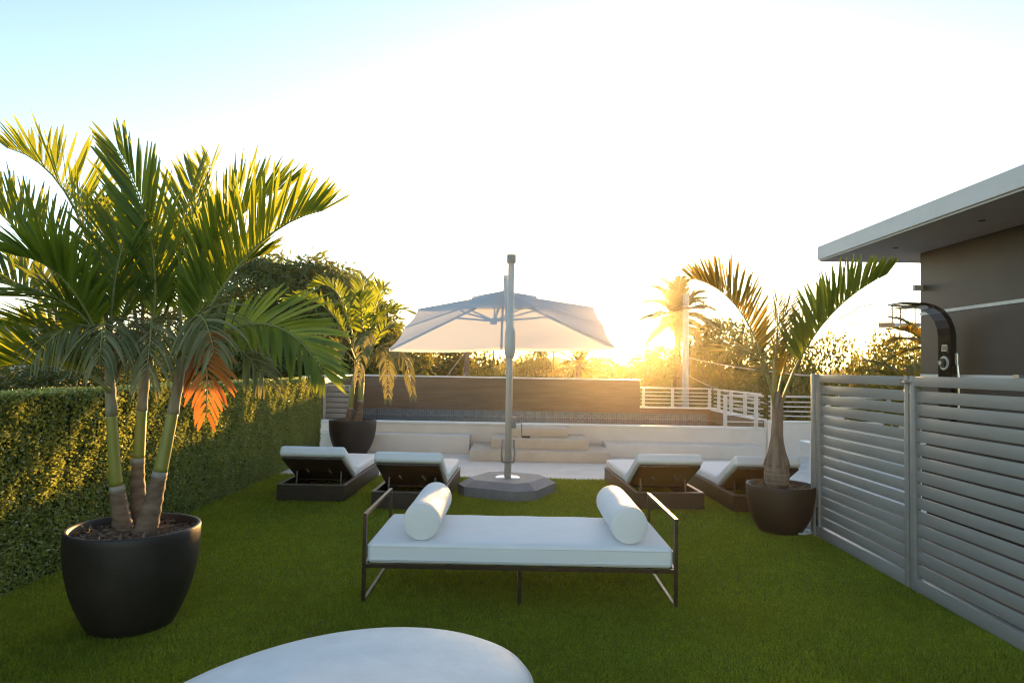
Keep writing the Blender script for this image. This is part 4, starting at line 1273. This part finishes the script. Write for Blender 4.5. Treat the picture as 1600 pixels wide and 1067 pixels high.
# ------------------------------------------------------------------ utility poles and wires
up = thing('utility_pole', (7.92, 32, GZ), 'pale concrete utility pole right of the tall palm', 'pole')
MB().tube([(7.92, 32, GZ), (7.90, 32, 5.2)], [.20, .145], 12).build('shaft', 'concrete', up, smooth=True)
MB().bar((7.7, 31.83, 4.55), (8.75, 31.83, 4.55), .10, .11).build('crossarm', 'pole_wood', up)
for x in (8.3, 8.68):
    MB().tube([(x, 31.83, 4.606), (x, 31.83, 4.66), (x, 31.83, 4.85)], [.03, .045, .03], 8).build('insulator', 'porcelain', up)
up = thing('utility_pole', (-1.91, 26, GZ), 'brown wooden pole rising behind the brown wall left of the mast', 'pole')
MB().tube([(-1.91, 26, GZ), (-1.91, 26, 2.9)], [.14, .10], 10).build('shaft', 'pole_wood', up, smooth=True)
MB().bar((-2.2, 25.86, 2.7), (-1.6, 25.86, 2.7), .08, .09).build('crossarm', 'pole_wood', up)
for x, y, z, lab in ((-1.37, 40, 3.1, 'thin dark pole just left of the parasol mast'), (1.79, 45, 3.3, 'thin pole seen right of the mast, left of a pair'), (2.15, 40, 3.2, 'thin pale pole seen right of the mast, right of a pair')):
    t = thing('thin_pole', (x, y, GZ), lab, 'pole', 'thin street poles')
    MB().tube([(x, y, GZ), (x, y, z)], [.09, .05], 8).build('shaft', 'pole_wood', t, smooth=True)
    MB().bar((x - .4, y, z - .3), (x + .4, y, z - .3), .05, .06).build('crossarm', 'pole_wood', t)
up = thing('utility_pole', (12.5, 20, GZ), 'utility pole with four ribbed insulators on its crossarm beside the pool house', 'pole')
MB().tube([(12.5, 20, GZ), (12.5, 20, 4.4)], [.2, .14], 12).build('shaft', 'concrete', up, smooth=True)
MB().bar((10.55, 19.82, 3.03), (12.9, 19.82, 3.10), .10, .10).build('crossarm', 'concrete', up)
for x in (10.70, 11.42):
    MB().bar((x - .2, 19.82, 3.035), (x + .2, 19.82, 3.045), .13, .14).build('clamp', 'porcelain', up)
for x in (10.86, 11.10, 11.52, 11.78):
    prof = [(0, 0), (.03, 0)]
    for k in range(7):
        prof += [(.022, .06 + k * .058), (.058, .075 + k * .058), (.022, .085 + k * .058)]
    prof += [(.03, .50), (.05, .51), (.05, .55), (0, .55)]
    MB().lathe(prof, (x, 19.82, 3.09), 10).build('insulator', 'porcelain', up)

def wire(pts, r_, label, matn='wire'):
    o = MB().tube(pts, r_, 5).build('power_cable', matn, None, pts[0])
    tag(o, label, 'cable', 'overhead cables')
def sag(a, c, s, n=16):
    a, c = Vector(a), Vector(c)
    return [tuple(a.lerp(c, k / n) - Vector((0, 0, s * 4 * (k / n) * (1 - k / n)))) for k in range(n + 1)]
wire(sag((7.95, 31.8, 2.25), (5.0, 9.4, 1.50), .10), .014, 'pale cable running from the concrete pole down towards the gate', 'concrete')
wire(sag((8.0, 31.8, 1.4), (5.3, 14.5, .95), .10), .012, 'thin cable passing low behind the pool railing', 'concrete')
wire([(9.35, 19.9, 3.21), (9.6, 19.85, 3.32), (9.9, 19.82, 3.55), (10.35, 19.82, 3.64), (10.86, 19.82, 3.645), (11.10, 19.82, 3.645), (11.3, 19.8, 3.70), (11.52, 19.82, 3.645), (11.78, 19.82, 3.645)], .016, 'dark jumper cable looping over the ribbed insulators')
wire(sag((10.5, 19.82, 3.05), (8.4, 31.83, 4.86), .25), .013, 'cable from the insulator crossarm to the concrete pole, lower strand')
wire(sag((10.5, 19.82, 3.10), (8.7, 31.83, 4.86), .12), .012, 'cable from the insulator crossarm to the concrete pole, upper strand')
wire(sag((-1.91, 25.9, 1.4), (-3.5, 22, -1.5), .05), .012, 'pale guy wire sloping left from the wooden pole', 'concrete')
wire(sag((-1.95, 25.9, 2.2), (-4.4, 22, -1.5), .05), .012, 'second pale guy wire farther left of the wooden pole', 'concrete')
wire(sag((7.8, 31.85, 4.75), (-1.7, 26, 2.8), .55, 24), .012, 'cable spanning between concrete pole and wooden pole under the sun')

# ------------------------------------------------------------------ houses
def house(loc, w_, d_, h, label, flat=True):
    x, y = loc
    t = thing('house', (x, y, GZ), label, 'house', 'houses beyond the trees')
    MB().box(x - w_ / 2, x + w_ / 2, y - d_ / 2, y + d_ / 2, GZ, h).build('wall', 'house_wall', t)
    if flat:
        MB().box(x - w_ / 2 - .5, x + w_ / 2 + .5, y - d_ / 2 - .5, y + d_ / 2 + .5, h + .001, h + .28, .02).build('roof', 'house_roof', t)
    else:
        vs = [(x - w_ / 2 - .5, y - d_ / 2 - .5, h), (x + w_ / 2 + .5, y - d_ / 2 - .5, h), (x + w_ / 2 + .5, y + d_ / 2 + .5, h), (x - w_ / 2 - .5, y + d_ / 2 + .5, h), (x - w_ / 4, y, h + 1.3), (x + w_ / 4, y, h + 1.3)]
        MB().add(vs, [(0, 1, 5, 4), (1, 2, 5), (2, 3, 4, 5), (3, 0, 4), (3, 2, 1, 0)]).build('roof', 'tile_roof', t)
    n = max(2, int(w_ / 3))
    for k in range(n):
        wx = x - w_ / 2 + w_ * (k + .5) / n
        f_ = MB().box(wx - .6, wx + .6, y - d_ / 2 - .04, y - d_ / 2 + .02, h - 2.0, h - .7).build('window', 'trim', t)
        MB().box(wx - .52, wx + .52, y - d_ / 2 - .05, y - d_ / 2 - .03, h - 1.92, h - .78).build('pane', 'glass_dark', f_)
    return t
house((-25.5, 33), 10, 8, 3.0, 'grey house with flat white roof at the far left edge')
house((-20.5, 24.5), 6, 5, .55, 'low house with pale roof just over the hedge at the left edge')
house((0.2, 56), 9, 7, -.2, 'low house with red tiled roof behind the brown wall', False)

# ------------------------------------------------------------------ evening haze
hz = MB().box(-170, 170, -8, 190, GZ - 1.0, 9.5).mesh('haze')
hm = bpy.data.materials.new('haze')
hm.use_nodes = True
hm.node_tree.nodes.clear()
pv = hm.node_tree.nodes.new('ShaderNodeVolumePrincipled')
pv.inputs['Color'].default_value = (1.0, 0.92, 0.78, 1)
pv.inputs['Density'].default_value = 0.00036
pv.inputs['Anisotropy'].default_value = 0.9
ho = hm.node_tree.nodes.new('ShaderNodeOutputMaterial')
hm.node_tree.links.new(pv.outputs[0], ho.inputs['Volume'])
MATS['haze'] = hm
tag(link('haze', hz, 'haze'), 'thin warm evening haze filling the air', 'haze', kind='stuff')
